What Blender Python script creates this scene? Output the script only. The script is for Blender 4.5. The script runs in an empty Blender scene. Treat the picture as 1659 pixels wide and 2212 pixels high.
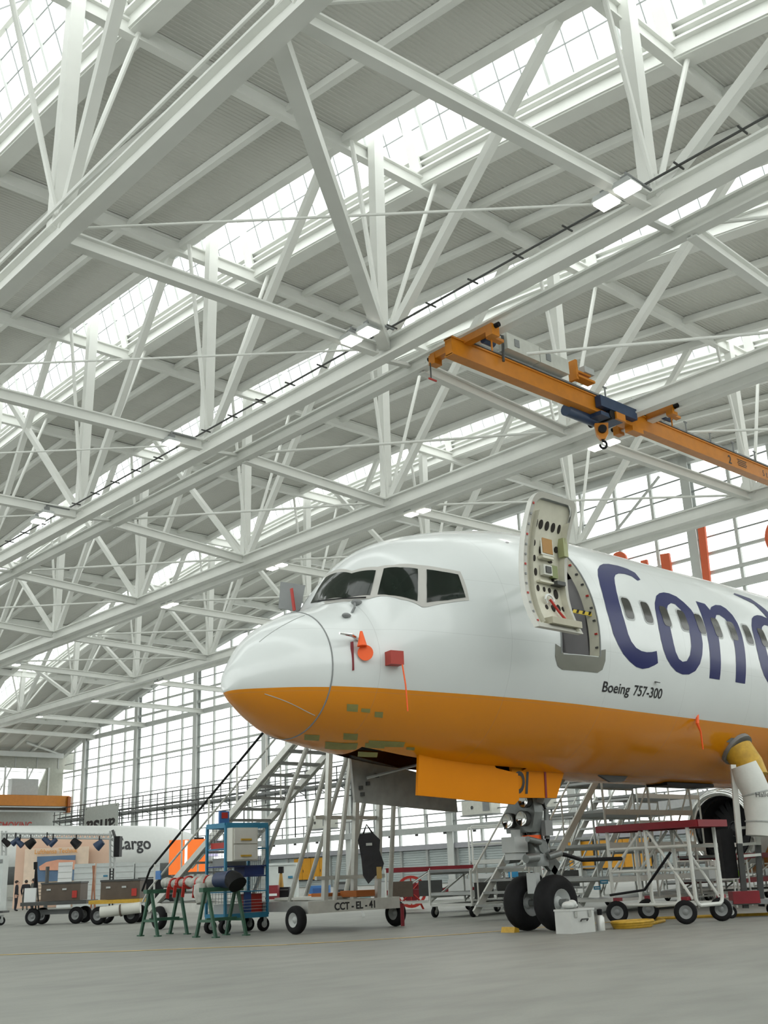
import bpy, bmesh, math, random
import numpy as np
from mathutils import Vector, Matrix, Euler
random.seed(7)
SC = bpy.context.scene
COL = SC.collection
# ------------------------------------------------------------------ camera
W_, H_ = 1659, 2212
F_PX, PITCH, ROLL, HEAD, EYE = 2335.0, math.radians(18.58), math.radians(2.3), math.radians(47.1), 1.0
_f = np.array([math.cos(PITCH)*math.cos(HEAD), math.cos(PITCH)*math.sin(HEAD), math.sin(PITCH)])
_r = np.array([math.sin(HEAD), -math.cos(HEAD), 0.0])
_u = np.cross(_r, _f)
CR = _r*math.cos(ROLL) - _u*math.sin(ROLL)
CU = _u*math.cos(ROLL) + _r*math.sin(ROLL)
EYEP = np.array([0, 0, EYE])
cam_data = bpy.data.cameras.new('camera')
cam_data.sensor_fit = 'VERTICAL'
cam_data.sensor_height = 24.0
cam_data.lens = F_PX/H_*24.0
cam_data.clip_end = 2000
cam = bpy.data.objects.new('camera', cam_data)
COL.objects.link(cam)
M = Matrix.Identity(4)
for i in range(3):
    M[i][0], M[i][1], M[i][2], M[i][3] = CR[i], CU[i], -_f[i], EYEP[i]
cam.matrix_world = M
SC.camera = cam
# ------------------------------------------------------------------ sky, exposure
SKY_STRENGTH = 2.4
world = bpy.data.worlds.new('overcast_sky')
SC.world = world
world.use_nodes = True
nt = world.node_tree
bg = nt.nodes['Background']
bg.inputs[0].default_value = (0.975, 1.0, 0.96, 1)
bg.inputs[1].default_value = SKY_STRENGTH
SC.view_settings.view_transform = 'Standard'
SC.view_settings.look = 'None'
SC.view_settings.exposure = 0.0
SC.view_settings.gamma = 1.0
SC.view_settings.use_curve_mapping = False
try:
    SC.cycles.max_bounces = 6
    SC.cycles.diffuse_bounces = 3
    SC.cycles.glossy_bounces = 3
    SC.cycles.transparent_max_bounces = 10
    SC.cycles.caustics_reflective = False
    SC.cycles.caustics_refractive = False
except Exception:
    pass
# ------------------------------------------------------------------ rays through photograph points, to place things in the hall
def ray(x, y):
    return _f + CR*(x-W_/2)/F_PX - CU*(y-H_/2)/F_PX
def at(x, y, axis, val):
    d = ray(x, y); return EYEP + d*((val-EYEP[axis])/d[axis])
def at_x(x, y, X): return at(x, y, 0, X)
def at_y(x, y, Y): return at(x, y, 1, Y)
def at_z(x, y, Z=0.0): return at(x, y, 2, Z)
HV = np.array([math.cos(HEAD), math.sin(HEAD), 0.0])
RV = _r
def at_d(x, y, depth):
    d = ray(x, y); return EYEP + d*(depth/(d@HV))
def depth_of(P): return float((np.asarray(P)-EYEP)@HV)
def to_px(P):
    d = np.asarray(P, float)-EYEP; z = d@_f
    return W_/2+F_PX*(d@CR)/z, H_/2-F_PX*(d@CU)/z
# ------------------------------------------------------------------ materials
MATS = {}
def mat(name, col, rough=.5, metal=0.0, var=.06, scale=3.0, bump=0.0, bscale=40.0, emit=0.0, coat=0.0, spec=.5):
    if name in MATS: return MATS[name]
    m = bpy.data.materials.new(name); m.use_nodes = True
    n = m.node_tree; b = n.nodes['Principled BSDF']
    b.inputs['Roughness'].default_value = rough
    b.inputs['Metallic'].default_value = metal
    b.inputs['Specular IOR Level'].default_value = spec
    if coat: b.inputs['Coat Weight'].default_value = coat; b.inputs['Coat Roughness'].default_value = .08
    tc = n.nodes.new('ShaderNodeTexCoord')
    nz = n.nodes.new('ShaderNodeTexNoise'); nz.inputs['Scale'].default_value = scale; nz.inputs['Detail'].default_value = 4
    n.links.new(tc.outputs['Object'], nz.inputs['Vector'])
    rp = n.nodes.new('ShaderNodeValToRGB')
    rp.color_ramp.elements[0].position = .3; rp.color_ramp.elements[1].position = .7
    rp.color_ramp.elements[0].color = tuple(max(0, v*(1-var)) for v in col)+(1,)
    rp.color_ramp.elements[1].color = tuple(min(1, v*(1+var)) for v in col)+(1,)
    n.links.new(nz.outputs['Fac'], rp.inputs['Fac'])
    n.links.new(rp.outputs['Color'], b.inputs['Base Color'])
    if bump:
        n2 = n.nodes.new('ShaderNodeTexNoise'); n2.inputs['Scale'].default_value = bscale
        n.links.new(tc.outputs['Object'], n2.inputs['Vector'])
        bp = n.nodes.new('ShaderNodeBump'); bp.inputs['Strength'].default_value = bump; bp.inputs['Distance'].default_value = .02
        n.links.new(n2.outputs['Fac'], bp.inputs['Height']); n.links.new(bp.outputs['Normal'], b.inputs['Normal'])
    if emit:
        b.inputs['Emission Color'].default_value = tuple(col)+(1,); b.inputs['Emission Strength'].default_value = emit
    MATS[name] = m
    return m
def glass_mat(name, tint=(.97, .99, 1.0), gloss=.06):
    m = bpy.data.materials.new(name); m.use_nodes = True
    n = m.node_tree; n.nodes.clear()
    out = n.nodes.new('ShaderNodeOutputMaterial'); mx = n.nodes.new('ShaderNodeMixShader')
    tr = n.nodes.new('ShaderNodeBsdfTransparent'); tr.inputs[0].default_value = tint+(1,)
    gl = n.nodes.new('ShaderNodeBsdfGlossy'); gl.inputs['Roughness'].default_value = .03
    mx.inputs[0].default_value = gloss
    n.links.new(tr.outputs[0], mx.inputs[1]); n.links.new(gl.outputs[0], mx.inputs[2]); n.links.new(mx.outputs[0], out.inputs[0])
    MATS[name] = m
    return m
STEEL = mat('white_painted_steel', (.84, .85, .81), .45, var=.04, scale=.5)
STEELG = mat('grey_painted_steel', (.66, .68, .66), .5, var=.05, scale=.5)
SHEET = mat('roof_sheet_grey', (.68, .68, .64), .55, var=.03, scale=.3)
FRAMEG = mat('frame_grey', (.34, .36, .36), .5, var=.03)
ALU = mat('aluminium', (.62, .62, .58), .38, .55, var=.08, scale=6)
ALUD = mat('aluminium_tread', (.36, .37, .36), .45, .5, var=.1, scale=8)
WHITE = mat('white_paint', (.78, .80, .79), .4, var=.03)
OFFW = mat('cream_white', (.66, .66, .60), .5, var=.05)
ORANGE = mat('crane_orange', (.56, .195, .008), .4, var=.08, scale=2)
NAVY = mat('crane_navy', (.022, .045, .10), .45, var=.1)
BLACK = mat('black_rubber', (.010, .010, .011), .75, var=.2, scale=8, bump=.2, spec=.25)
BLACKG = mat('black_gloss', (.010, .010, .011), .5, var=.1, spec=.2)
DGREY = mat('dark_grey', (.06, .062, .06), .55, var=.15)
MGREY = mat('mid_grey', (.24, .25, .25), .5, var=.08)
LGREY = mat('light_grey', (.48, .50, .49), .5, var=.05)
RED = mat('red_paint', (.45, .03, .02), .45, var=.1)
DRED = mat('dark_red', (.22, .012, .02), .5, var=.12)
FLUO = mat('fluorescent_orange', (1.0, .13, .02), .5, var=.03, emit=.0)
YEL = mat('aircraft_yellow', (.72, .235, .0008), .5, var=.03, scale=1.5, spec=.12)
YELH = mat('hose_yellow', (.55, .33, .03), .55, var=.15, scale=9)
DYEL = mat('door_yellow', (.78, .36, .02), .5, var=.04)
CBLUE = mat('cart_blue', (.03, .20, .34), .4, var=.08)
DBLUE = mat('deep_blue', (.01, .03, .15), .45, var=.1)
MBLUE = mat('bright_blue', (.05, .18, .45), .45, var=.1)
GREEN = mat('sawhorse_green', (.035, .105, .065), .5, var=.12, scale=8)
PRIMER = mat('green_primer', (.30, .28, .09), .6, var=.12, scale=9)
BROWN = mat('box_brown', (.10, .075, .055), .6, var=.15)
CHROME = mat('polished_metal', (.75, .75, .74), .12, 1.0, var=.03)
GEARM = mat('gear_grey_metal', (.22, .235, .23), .4, .35, var=.12, scale=7)
DOORIN = mat('door_inner_cream', (.66, .64, .53), .5, var=.06, scale=6)
TAN = mat('tan_lining', (.42, .22, .06), .55, var=.15)
SHUT = mat('shutter_pale_blue', (.52, .58, .58), .5, var=.03)
LINT = mat('lintel_lilac_grey', (.44, .44, .48), .5, var=.04)
SKIN = mat('skin_tone', (.55, .33, .24), .6)
HAIR = mat('dark_hair', (.03, .022, .018), .7)
CLOTHK = mat('dark_suit_cloth', (.022, .022, .028), .85, var=.15)
CLOTHG = mat('grey_suit_cloth', (.10, .105, .095), .85, var=.15)
PEACH = mat('stage_peach', (.80, .56, .42), .6, var=.05, scale=.6)
LAMPE = mat('lamp_glow', (1.0, .98, .90), .4, var=.0, emit=9.0)
GLASS = glass_mat('window_glass')
# ------------------------------------------------------------------ mesh helper
ORIGIN = {}
class MB:
    def __init__(s): s.v = []; s.f = []
    def add(s, vs, fs):
        o = len(s.v); s.v += [tuple(map(float, p)) for p in vs]; s.f += [tuple(i+o for i in f) for f in fs]; return s
    def box(s, c, d, rz=0.0, rot=None):
        hx, hy, hz = d[0]/2, d[1]/2, d[2]/2
        P = [(x, y, z) for x in (-hx, hx) for y in (-hy, hy) for z in (-hz, hz)]
        R = rot if rot is not None else Matrix.Rotation(rz, 3, 'Z')
        vs = [Vector(c)+R @ Vector(p) for p in P]
        return s.add(vs, [(0, 1, 3, 2), (4, 6, 7, 5), (0, 4, 5, 1), (2, 3, 7, 6), (0, 2, 6, 4), (1, 5, 7, 3)])
    def frame(s, a, b, up=(0, 0, 1)):
        a, b = Vector(a), Vector(b); d = (b-a)
        if d.length < 1e-9: d = Vector((0, 0, 1e-6))
        d.normalize(); up = Vector(up)
        if abs(d.dot(up)) > .98: up = Vector((0, 1, 0))
        x = d.cross(up).normalized(); y = x.cross(d).normalized()
        return a, b, x, y
    def bar(s, a, b, w, h, up=(0, 0, 1), w2=None, h2=None):
        a, b, x, y = s.frame(a, b, up)
        w2 = w if w2 is None else w2; h2 = h if h2 is None else h2
        vs = []
        for p, ww, hh in ((a, w, h), (b, w2, h2)):
            for sx, sy in ((-1, -1), (1, -1), (1, 1), (-1, 1)): vs.append(p+x*(sx*ww/2)+y*(sy*hh/2))
        return s.add(vs, [(3, 2, 1, 0), (4, 5, 6, 7), (0, 1, 5, 4), (1, 2, 6, 5), (2, 3, 7, 6), (3, 0, 4, 7)])
    def ibeam(s, a, b, w, h, t=.08, up=(0, 0, 1)):
        A, B, x, y = s.frame(a, b, up)
        o = y*(h/2-t/2)
        s.bar(A+o, B+o, w, t, up); s.bar(A-o, B-o, w, t, up); s.bar(A, B, t*.8, h-2*t, up); return s
    def tube(s, pts, r, n=8, cap=True):
        pts = [Vector(p) for p in pts]; k0 = len(s.v); m = len(pts)
        ref = None
        for i, p in enumerate(pts):
            d = (pts[min(i+1, m-1)]-pts[max(i-1, 0)]).normalized()
            if ref is None: ref = Vector((0, 0, 1)) if abs(d.z) < .9 else Vector((1, 0, 0))
            x = d.cross(ref).normalized(); y = x.cross(d).normalized(); ref = y
            rr = r[i] if isinstance(r, (list, tuple)) else r
            for k in range(n):
                t = 2*math.pi*k/n; s.v.append(tuple(p+x*(rr*math.cos(t))+y*(rr*math.sin(t))))
        for i in range(m-1):
            for k in range(n):
                a = k0+i*n+k; b = k0+i*n+(k+1) % n; s.f.append((a, b, b+n, a+n))
        if cap:
            s.f.append(tuple(k0+k for k in range(n))[::-1]); s.f.append(tuple(k0+(m-1)*n+k for k in range(n)))
        return s
    def lathe(s, c, axis, prof, n=24, close=False):
        c = Vector(c); ax = Vector(axis).normalized()
        ref = Vector((0, 0, 1)) if abs(ax.z) < .9 else Vector((1, 0, 0))
        x = ax.cross(ref).normalized(); y = ax.cross(x).normalized(); k0 = len(s.v); m = len(prof)
        for a, r in prof:
            for k in range(n):
                t = 2*math.pi*k/n; s.v.append(tuple(c+ax*a+(x*math.cos(t)+y*math.sin(t))*r))
        for i in range(m-1 if not close else m):
            for k in range(n):
                j = (i+1) % m
                s.f.append((k0+i*n+k, k0+i*n+(k+1) % n, k0+j*n+(k+1) % n, k0+j*n+k))
        return s
    def disc(s, c, axis, r, n=20, th=.01):
        return s.lathe(c, axis, [(-th/2, 0.0001), (-th/2, r), (th/2, r), (th/2, .0001)], n)
    def prism(s, poly, o, ax, ay, th):
        """polygon in the plane o + ax*u + ay*v, thickness th along ax x ay"""
        o, ax, ay = Vector(o), Vector(ax), Vector(ay); nn = ax.cross(ay).normalized(); n = len(poly)
        lo = [o+ax*p[0]+ay*p[1]-nn*(th/2) for p in poly]; hi = [p+nn*th for p in lo]
        fs = [tuple(range(n))[::-1], tuple(range(n, 2*n))]+[(i, (i+1) % n, n+(i+1) % n, n+i) for i in range(n)]
        return s.add(lo+hi, fs)
    def sphere(s, c, r, n=12, m=8):
        rr = r if isinstance(r, (list, tuple)) else (r, r, r); k0 = len(s.v)
        for i in range(m+1):
            p = math.pi*i/m
            for k in range(n):
                t = 2*math.pi*k/n
                s.v.append((c[0]+rr[0]*math.sin(p)*math.cos(t), c[1]+rr[1]*math.sin(p)*math.sin(t), c[2]+rr[2]*math.cos(p)))
        for i in range(m):
            for k in range(n):
                a = k0+i*n+k; b = k0+i*n+(k+1) % n; s.f.append((a, a+n, b+n, b))
        return s
    def build(s, name, m, parent=None, smooth=False, label=None, cat=None, group=None, kind=None, origin=None):
        V = np.array(s.v)
        o = np.array(origin) if origin is not None else np.array([(V[:, 0].min()+V[:, 0].max())/2, (V[:, 1].min()+V[:, 1].max())/2, V[:, 2].min()])
        me = bpy.data.meshes.new(name); me.from_pydata([tuple(p) for p in (V-o)], [], s.f); me.materials.append(m)
        if smooth:
            me.polygons.foreach_set('use_smooth', [True]*len(me.polygons))
            try: me.set_sharp_from_angle(angle=math.radians(smooth if smooth is not True else 40))
            except Exception: pass
        me.update()
        return put(name, me, o, parent, label, cat, group, kind)
def put(name, me, o, parent=None, label=None, cat=None, group=None, kind=None):
    ob = bpy.data.objects.new(name, me); COL.objects.link(ob)
    o = np.array(o, float); ORIGIN[ob.name] = o
    if parent is not None:
        ob.parent = parent; ob.location = tuple(o-ORIGIN[parent.name])
    else: ob.location = tuple(o)
    tag(ob, label, cat, group, kind)
    return ob
def tag(ob, label=None, cat=None, group=None, kind=None):
    if label: ob['label'] = label
    if cat: ob['category'] = cat
    if group: ob['group'] = group
    if kind: ob['kind'] = kind
    return ob
def thing(name, loc, label=None, cat=None, group=None, kind=None):
    return put(name, None, loc, None, label, cat, group, kind)
def text2d(txt, size=1.0, shear=0.0, weight=0.0, space=1.0):
    cu = bpy.data.curves.new('lettering_curve', 'FONT'); cu.body = txt; cu.size = size; cu.shear = shear; cu.offset = weight
    cu.space_character = space; cu.resolution_u = 4
    ob = bpy.data.objects.new('lettering_curve', cu); COL.objects.link(ob)
    bpy.context.view_layer.update()
    me = bpy.data.meshes.new_from_object(ob.evaluated_get(bpy.context.evaluated_depsgraph_get()))
    V = [(v.co.x, v.co.y) for v in me.vertices]; Fs = [tuple(p.vertices) for p in me.polygons]
    bpy.data.objects.remove(ob); bpy.data.meshes.remove(me)
    return V, Fs
def text_on(txt, o, ax, ay, size, name, m, parent, **k):
    """flat lettering lying on a plane"""
    V, Fs = text2d(txt, size, k.pop('shear', 0), k.pop('weight', 0), k.pop('space', 1.0))
    o, ax, ay = Vector(o), Vector(ax).normalized(), Vector(ay).normalized()
    b = MB(); b.add([o+ax*p[0]*k.get('sx', 1)+ay*p[1] for p in V], Fs); k.pop('sx', None)
    return b.build(name, m, parent, **k)
# ================================================================== THE HALL
AR_A, AR_B, AR_R = 75.146, -308.73, 347.18
def zr(Y): return AR_B+math.sqrt(AR_R**2-(Y-AR_A)**2)
def zs(Y): return zr(Y)+.5
XW, YW = 88.0, 178.5
# ---- floor
def floor_mat():
    m = mat('hangar_concrete', (.29, .295, .27), .6, var=.08, scale=.35, bump=.15, bscale=30)
    n = m.node_tree; b = n.nodes['Principled BSDF']
    rp = [x for x in n.nodes if x.type == 'VALTORGB'][0]
    tc = [x for x in n.nodes if x.type == 'TEX_COORD'][0]
    mp = n.nodes.new('ShaderNodeMapping'); mp.inputs['Rotation'].default_value = (0, 0, math.radians(-43)); mp.inputs['Scale'].default_value = (.6, 1.5, 1)
    n2 = n.nodes.new('ShaderNodeTexNoise'); n2.inputs['Scale'].default_value = 1.6; n2.inputs['Detail'].default_value = 7
    n.links.new(tc.outputs['Object'], mp.inputs['Vector']); n.links.new(mp.outputs[0], n2.inputs['Vector'])
    r2 = n.nodes.new('ShaderNodeValToRGB'); r2.color_ramp.elements[0].position = .32; r2.color_ramp.elements[1].position = .6
    r2.color_ramp.elements[0].color = (.88, .88, .88, 1); r2.color_ramp.elements[1].color = (1.04, 1.04, 1.04, 1)
    n.links.new(n2.outputs['Fac'], r2.inputs['Fac'])
    mx = n.nodes.new('ShaderNodeMix'); mx.data_type = 'RGBA'; mx.blend_type = 'MULTIPLY'; mx.inputs[0].default_value = 1
    n.links.new(rp.outputs['Color'], mx.inputs[6]); n.links.new(r2.outputs['Color'], mx.inputs[7])
    n.links.new(mx.outputs[2], b.inputs['Base Color'])
    return m
FLOORM = floor_mat()
b = MB(); b.box((60, 80, -.25), (240, 280, .5)); floor = b.build('floor', FLOORM, kind='structure', label='grey concrete hangar floor with faint scuffs', origin=(0, 0, 0))
pts = [at_z(x, y) for x, y in ((-400, 2072), (0, 2063), (300, 2054), (600, 2042), (830, 2029), (1000, 2018), (1100, 2010), (1200, 2001), (1320, 1992))]
b = MB()
for i in range(len(pts)-1):
    d = (pts[i+1]-pts[i]); d /= np.linalg.norm(d); s = np.array([-d[1], d[0], 0])*.06
    z = np.array([0, 0, .004])
    b.add([pts[i]-s+z, pts[i+1]-s+z, pts[i+1]+s+z, pts[i]+s+z], [(0, 1, 2, 3)])
b.build('floor_line', mat('floor_line_yellow', (.72, .50, .13), .6, var=.25, scale=6), floor)
# ---- roof: arched sheets between four glazed slots
SLOTS = [(-4.0, 1.2), (12.7, 17.9), (30.5, 35.5), (45.9, 50.9), (65.0, 69.9)]
BAYS = [(-24.0, -4.0), (2.3, 12.7), (19.0, 30.5), (36.6, 45.9), (52.0, 65.0), (71.0, XW+.6)]
YN = [-12.0, 3.4, 18.9, 34.4, 49.7, 65.6, 82.0, 98.9, 115.6, 132.4, 149.2, 165.6, YW]
ceiling = thing('ceiling', (44, 90, 30), 'arched white steel hangar roof with grey corrugated sheets', kind='structure')
for bi, (x0, x1) in enumerate(BAYS):
    for k in range(len(YN)-1):
        y0, y1 = YN[k], YN[k+1]; n = int((y1-y0)/.26); st = (y1-y0)/n; vs = []; fs = []
        for i in range(n):
            for fr, h in ((0, 0), (.36, 0), (.5, .032), (.86, .032)):
                Y = y0+(i+fr)*st; z = zs(Y)+h; vs += [(x0, Y, z), (x1, Y, z)]
        vs += [(x0, y1, zs(y1)), (x1, y1, zs(y1))]
        for i in range(len(vs)//2-1): fs.append((2*i, 2*i+1, 2*i+3, 2*i+2))
        MB().add(vs, fs).build('roof_sheet', SHEET, ceiling)
def arch_bar(x, dz, w, h, y0=-12.0, y1=YW, n=44):
    b = MB(); vs = []; fs = []
    for i in range(n+1):
        Y = y0+(y1-y0)*i/n; z = zs(Y)+dz
        vs += [(x-w/2, Y, z), (x+w/2, Y, z), (x+w/2, Y, z-h), (x-w/2, Y, z-h)]
    for i in range(n):
        for k in range(4): fs.append((4*i+k, 4*i+(k+1) % 4, 4*i+4+(k+1) % 4, 4*i+4+k))
    fs += [(0, 1, 2, 3), (4*n+3, 4*n+2, 4*n+1, 4*n)]
    return b.add(vs, fs)
for x0, x1 in BAYS:
    w = x1-x0
    for fr in ((.33, .67) if w < 14 else (.2, .4, .6, .8)):
        arch_bar(x0+w*fr, -.02, .34, .42).build('purlin', STEEL, ceiling)
for x0, x1 in SLOTS: arch_bar(x0-.22, -.02, .5, .5).build('edge_beam', STEEL, ceiling)
arch_bar(XW-.3, .02, .7, .75).build('edge_beam', STEELG, ceiling)
for Y in YN[1:-1]:
    b = MB(); b.ibeam((-23, Y, zr(Y)+.02), (XW-.4, Y, zr(Y)+.02), .42, .85, .1); b.build('rafter', STEEL, ceiling)
# ---- skylights over the slots
for si, (x0, x1) in enumerate(SLOTS):
    sk = thing('window_%d' % (si+1), ((x0+x1)/2, 90, 37), 'glazed skylight ridge following the roof arch', kind='structure')
    xr = x0+(x1-x0)*.74; hr = 5.0
    # upstand with ledges on the far side, low kerb on the near side
    arch_bar(x1+.22, 1.15, .24, 1.6).build('upstand', STEEL, sk)
    for k in range(3): arch_bar(x1+.05-.05*k, .25+.42*k, .5-.1*k, .11).build('gutter_ledge', STEEL, sk)
    arch_bar(x1+.65, -.02, .9, .5).build('gutter', STEEL, sk)
    arch_bar(x0-.05, .7, .16, .7).build('kerb', STEEL, sk)
    arch_bar(xr, hr+.1, .25, .25).build('ridge_beam', STEEL, sk)
    nb = 46; step = (YW+12)/nb; bars = MB()
    for k in range(nb):
        y0 = -12+k*step; y1 = y0+step
        far = MB().add([(x1+.1, y0+.06, zs(y0)+1.1), (x1+.1, y1-.06, zs(y1)+1.1), (xr+.06, y1-.06, zs(y1)+hr), (xr+.06, y0+.06, zs(y0)+hr)], [(0, 1, 2, 3)])
        near = MB().add([(x0, y0+.06, zs(y0)+.7), (x0, y1-.06, zs(y1)+.7), (xr-.06, y1-.06, zs(y1)+hr), (xr-.06, y0+.06, zs(y0)+hr)], [(0, 1, 2, 3)])
        far.build('pane', GLASS, sk); near.build('pane', GLASS, sk)
        MB().bar((x1+.05, y0, zs(y0)+1.0), (xr, y0, zs(y0)+hr), .15, .16, (0, 1, 0)).build('mullion', STEELG, sk)
        for j in (1, 2):
            y = y0+step*j/3; bars.bar((x1+.06, y, zs(y)+1.1), (xr, y, zs(y)+hr), .05, .05, (0, 1, 0))
        bars.bar((x0, y0, zs(y0)+.7), (xr, y0, zs(y0)+hr), .05, .08, (0, 1, 0))
        for fr in (.4, .72):
            p = lambda y: (x1+.06+(xr-x1)*fr, y, zs(y)+1.1+(hr-1.1)*fr)
            bars.bar(p(y0), p(y1), .05, .06)
    bars.build('glazing_bars', FRAMEG, sk, kind='stuff')
    for Y in YN[1:-1]:   # tapered frame legs in the ridge
        z = zr(Y)
        MB().bar((x1-.1, Y, z+.6), (xr, Y, z+hr+.3), .16, .75, (0, 1, 0), .16, .35).build('frame_leg', STEEL, sk)
# ---- trusses under the slots
ZC = 25.0
RX = [15.4, 31.7, 47.0, 66.3]
RX2 = [None, 34.5, 48.6, 68.1]
RY = [[4.8, 19.8, 34.4, 49.4, 64.5, 80.0],
      [3.3, 18.6, 33.9, 48.9, 64.1, 80.0, 96.0],
      [3.5, 19.2, 34.9, 50.3, 66.7, 82.8, 98.9, 115.0],
      [2.5, 18.5, 34.4, 49.5, 66.0, 83.3, 101.0, 117.0, 133.1, 149.3, 165.5]]
TN = ['first overhead truss, nearest the camera', 'second overhead truss, carrying the near end of the orange crane',
      'third overhead truss, carrying the middle of the orange crane', 'fourth overhead truss, next to the glass wall']
for ti in range(4):
    x = RX[ti]; t = thing('roof_truss', (x, 60, ZC), TN[ti]+', white steel', kind='structure')
    yend = RY[ti][-1]+12 if ti < 3 else YW-1
    MB().ibeam((x, 2.0, ZC-.42), (x, yend, ZC-.42), .62, .9, .1).build('bottom_chord', STEEL, t)
    if RX2[ti]: 
        z2 = ZC-.1 if ti == 1 else ZC-.42
        MB().ibeam((RX2[ti], 2.0, z2), (RX2[ti], yend, z2), .5, .75, .1).build('crane_rail_beam', STEEL, t)
        for Y in RY[ti]:
            MB().bar((x, Y+.9, ZC-.2), (RX2[ti], Y+.9, z2+.2), .3, .16).build('rail_bracket', STEEL, t)
    x0, x1 = SLOTS[ti+1]
    for Y in RY[ti]:
        if Y > YW-2: continue
        top = zr(Y)
        pb = MB(); pb.bar((x+.02, Y, ZC-.1), (x+.25, Y, top+1.6), .62, .5, (0, 1, 0)); pb.build('post', STEEL, t)
        MB().tube([(x, Y-.25, ZC), (x0-.2, Y, top)], .12, 8).build('hanger_tube', STEEL, t, smooth=True)
        MB().tube([(x, Y-.35, ZC), (x1+.6, Y-.1, top)], .12, 8).build('hanger_tube', STEEL, t, smooth=True)
        yt = Y-13.0
        if yt > 3: MB().bar((x+.1, Y-.3, ZC-.05), (x0-.1, yt, zr(yt)+.2), .40, .40, (1, 0, 0)).build('diagonal_brace', STEEL, t)
        yt = Y+12.3
        if Y > 60 and yt < YW: MB().bar((x+.1, Y+.3, ZC-.05), (x0-.1, yt, zr(yt)+.2), .38, .38, (1, 0, 0)).build('diagonal_brace', STEEL, t)
        MB().prism([(-.9, 0), (.9, 0), (.45, .8), (-.45, .8)], (x, Y, ZC), (0, 1, 0), (0, 0, 1), .06).build('gusset_plate', STEEL, t)
    if ti < 3:
        for k, Y in enumerate(RY[ti]):
            if k < len(RY[ti+1]) or True:
                kk = min(range(len(RY[ti+1])), key=lambda q: abs(RY[ti+1][q]-Y)); Y2 = RY[ti+1][kk]
                xs = (RX2[ti] or x)
                MB().ibeam((xs, Y+(Y2-Y)*.1, ZC-.3), (RX[ti+1]-.3, Y2, ZC-.3), .42, .62, .08).build('tie_beam', STEEL, t)
                if kk > 0: MB().tube([(xs, Y-.2, ZC-.15), (RX[ti+1]-.2, RY[ti+1][kk-1]+.3, ZC-.15)], .055 if ti == 0 else .085, 8).build('cross_tube', STEEL, t, smooth=True)
    else:
        for Y in RY[3][1:]:
            if Y < YW-4: MB().ibeam((RX2[3], Y, ZC-.3), (XW-.4, Y+1.5, ZC-.3), .42, .62, .08).build('tie_beam', STEEL, t)
    if ti == 0: MB().bar((x+.2, 20.6, ZC-.35), (RX[1]-.2, 33.4, ZC-.25), .55, .55).build('wind_brace', STEEL, t)
    if ti in (0, 1):
        MB().tube([(x-.42, 3, ZC+.32), (x-.42, yend, ZC+.32)], .05 if ti else .09, 6).build('power_cable', DGREY if ti else STEEL, t)
        if ti:
            for k in range(34): MB().bar((x-.75, 4+k*2.6, ZC+.3), (x-.1, 4+k*2.6, ZC+.3), .06, .06).build('cable_bracket', DGREY, t)
# ---- glass wall behind the aircraft
gw = thing('window_6', (XW, 105, 4), 'tall glass wall with white columns and thin transoms behind the aircraft', kind='structure')
COLS = [51.7+16.97*k for k in range(-1, 8)]
MUL = []
for k in range(-1, 8):
    for j in range(4):
        Y = 51.7+16.97*k+j*16.97/4
        if Y < YW-1: MUL.append((Y, j == 0))
Z0 = 4.1
for Y, thick in MUL:
    if thick: MB().ibeam((XW-.25, Y, 0), (XW-.25, Y, zr(Y)+.4), .95, .8, .12, (1, 0, 0)).build('column', STEELG, gw)
    else: MB().bar((XW, Y, Z0), (XW, Y, zr(Y)+.1), .3, .28, (1, 0, 0)).build('mullion', STEELG, gw)
TR = [(6.4, .05), (8.35, .06), (10.4, .06), (12.5, .06), (14.56, .06), (16.68, .06), (19.0, .07), (19.8, .26), (21.2, .06), (23.0, .06), (24.75, .7), (26.3, .3), (28.1, .25), (29.8, .07), (31.4, .07), (33.0, .07), (34.6, .07), (36.2, .07)]
YS0 = MUL[0][0]
for z, h in TR:
    dd = math.sqrt(max(0, AR_R**2-(z-AR_B)**2)); yb = min(YW-.2, AR_A+dd); ya = max(YS0, AR_A-dd)
    MB().bar((XW-(.25 if h > .2 else .02), ya, z), (XW-(.25 if h > .2 else .02), yb, z), .1 if h < .2 else .35, h if h > .2 else .13).build('transom', STEELG if h > .2 else FRAMEG, gw)
cells = []
zl = [Z0]+[z for z, h in TR]+[60]
ml = [m[0] for m in MUL]+[YW-.3]
for i in range(len(ml)-1):
    for j in range(len(zl)-1):
        y0, y1 = ml[i]+.1, ml[i+1]-.1; za, zb = zl[j]+.03, zl[j+1]-.03
        t0, t1 = min(zb, zr(y0)), min(zb, zr(y1))
        if max(t0, t1) < za+.25: continue
        t0, t1 = max(t0, za+.02), max(t1, za+.02)
        A = to_px((XW, y0, za)); B = to_px((XW, y1, t1)); area = abs((A[0]-B[0])*(A[1]-B[1]))
        vis = -60 < A[0] < W_+60 and (A[0] < 700 or A[1] < 1300 or A[1] > 1650)
        cells.append((area if vis else area*.01, [(XW+.03, y0, za), (XW+.03, y1, za), (XW+.03, y1, t1), (XW+.03, y0, t0)]))
cells.sort(key=lambda c: -c[0])
for a, q in cells[:290]: MB().add(q, [(0, 1, 2, 3)]).build('pane', GLASS, gw)
rest = MB()
for a, q in cells[290:]: rest.add(q, [(0, 1, 2, 3)])
rest.build('more_panes', GLASS, gw, kind='stuff')
MB().tube([(XW-.4, 62.5, 31.2), (XW-.4, 54.5, 37.0)], .14, 8).build('wind_rod', STEELG, gw)
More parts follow.
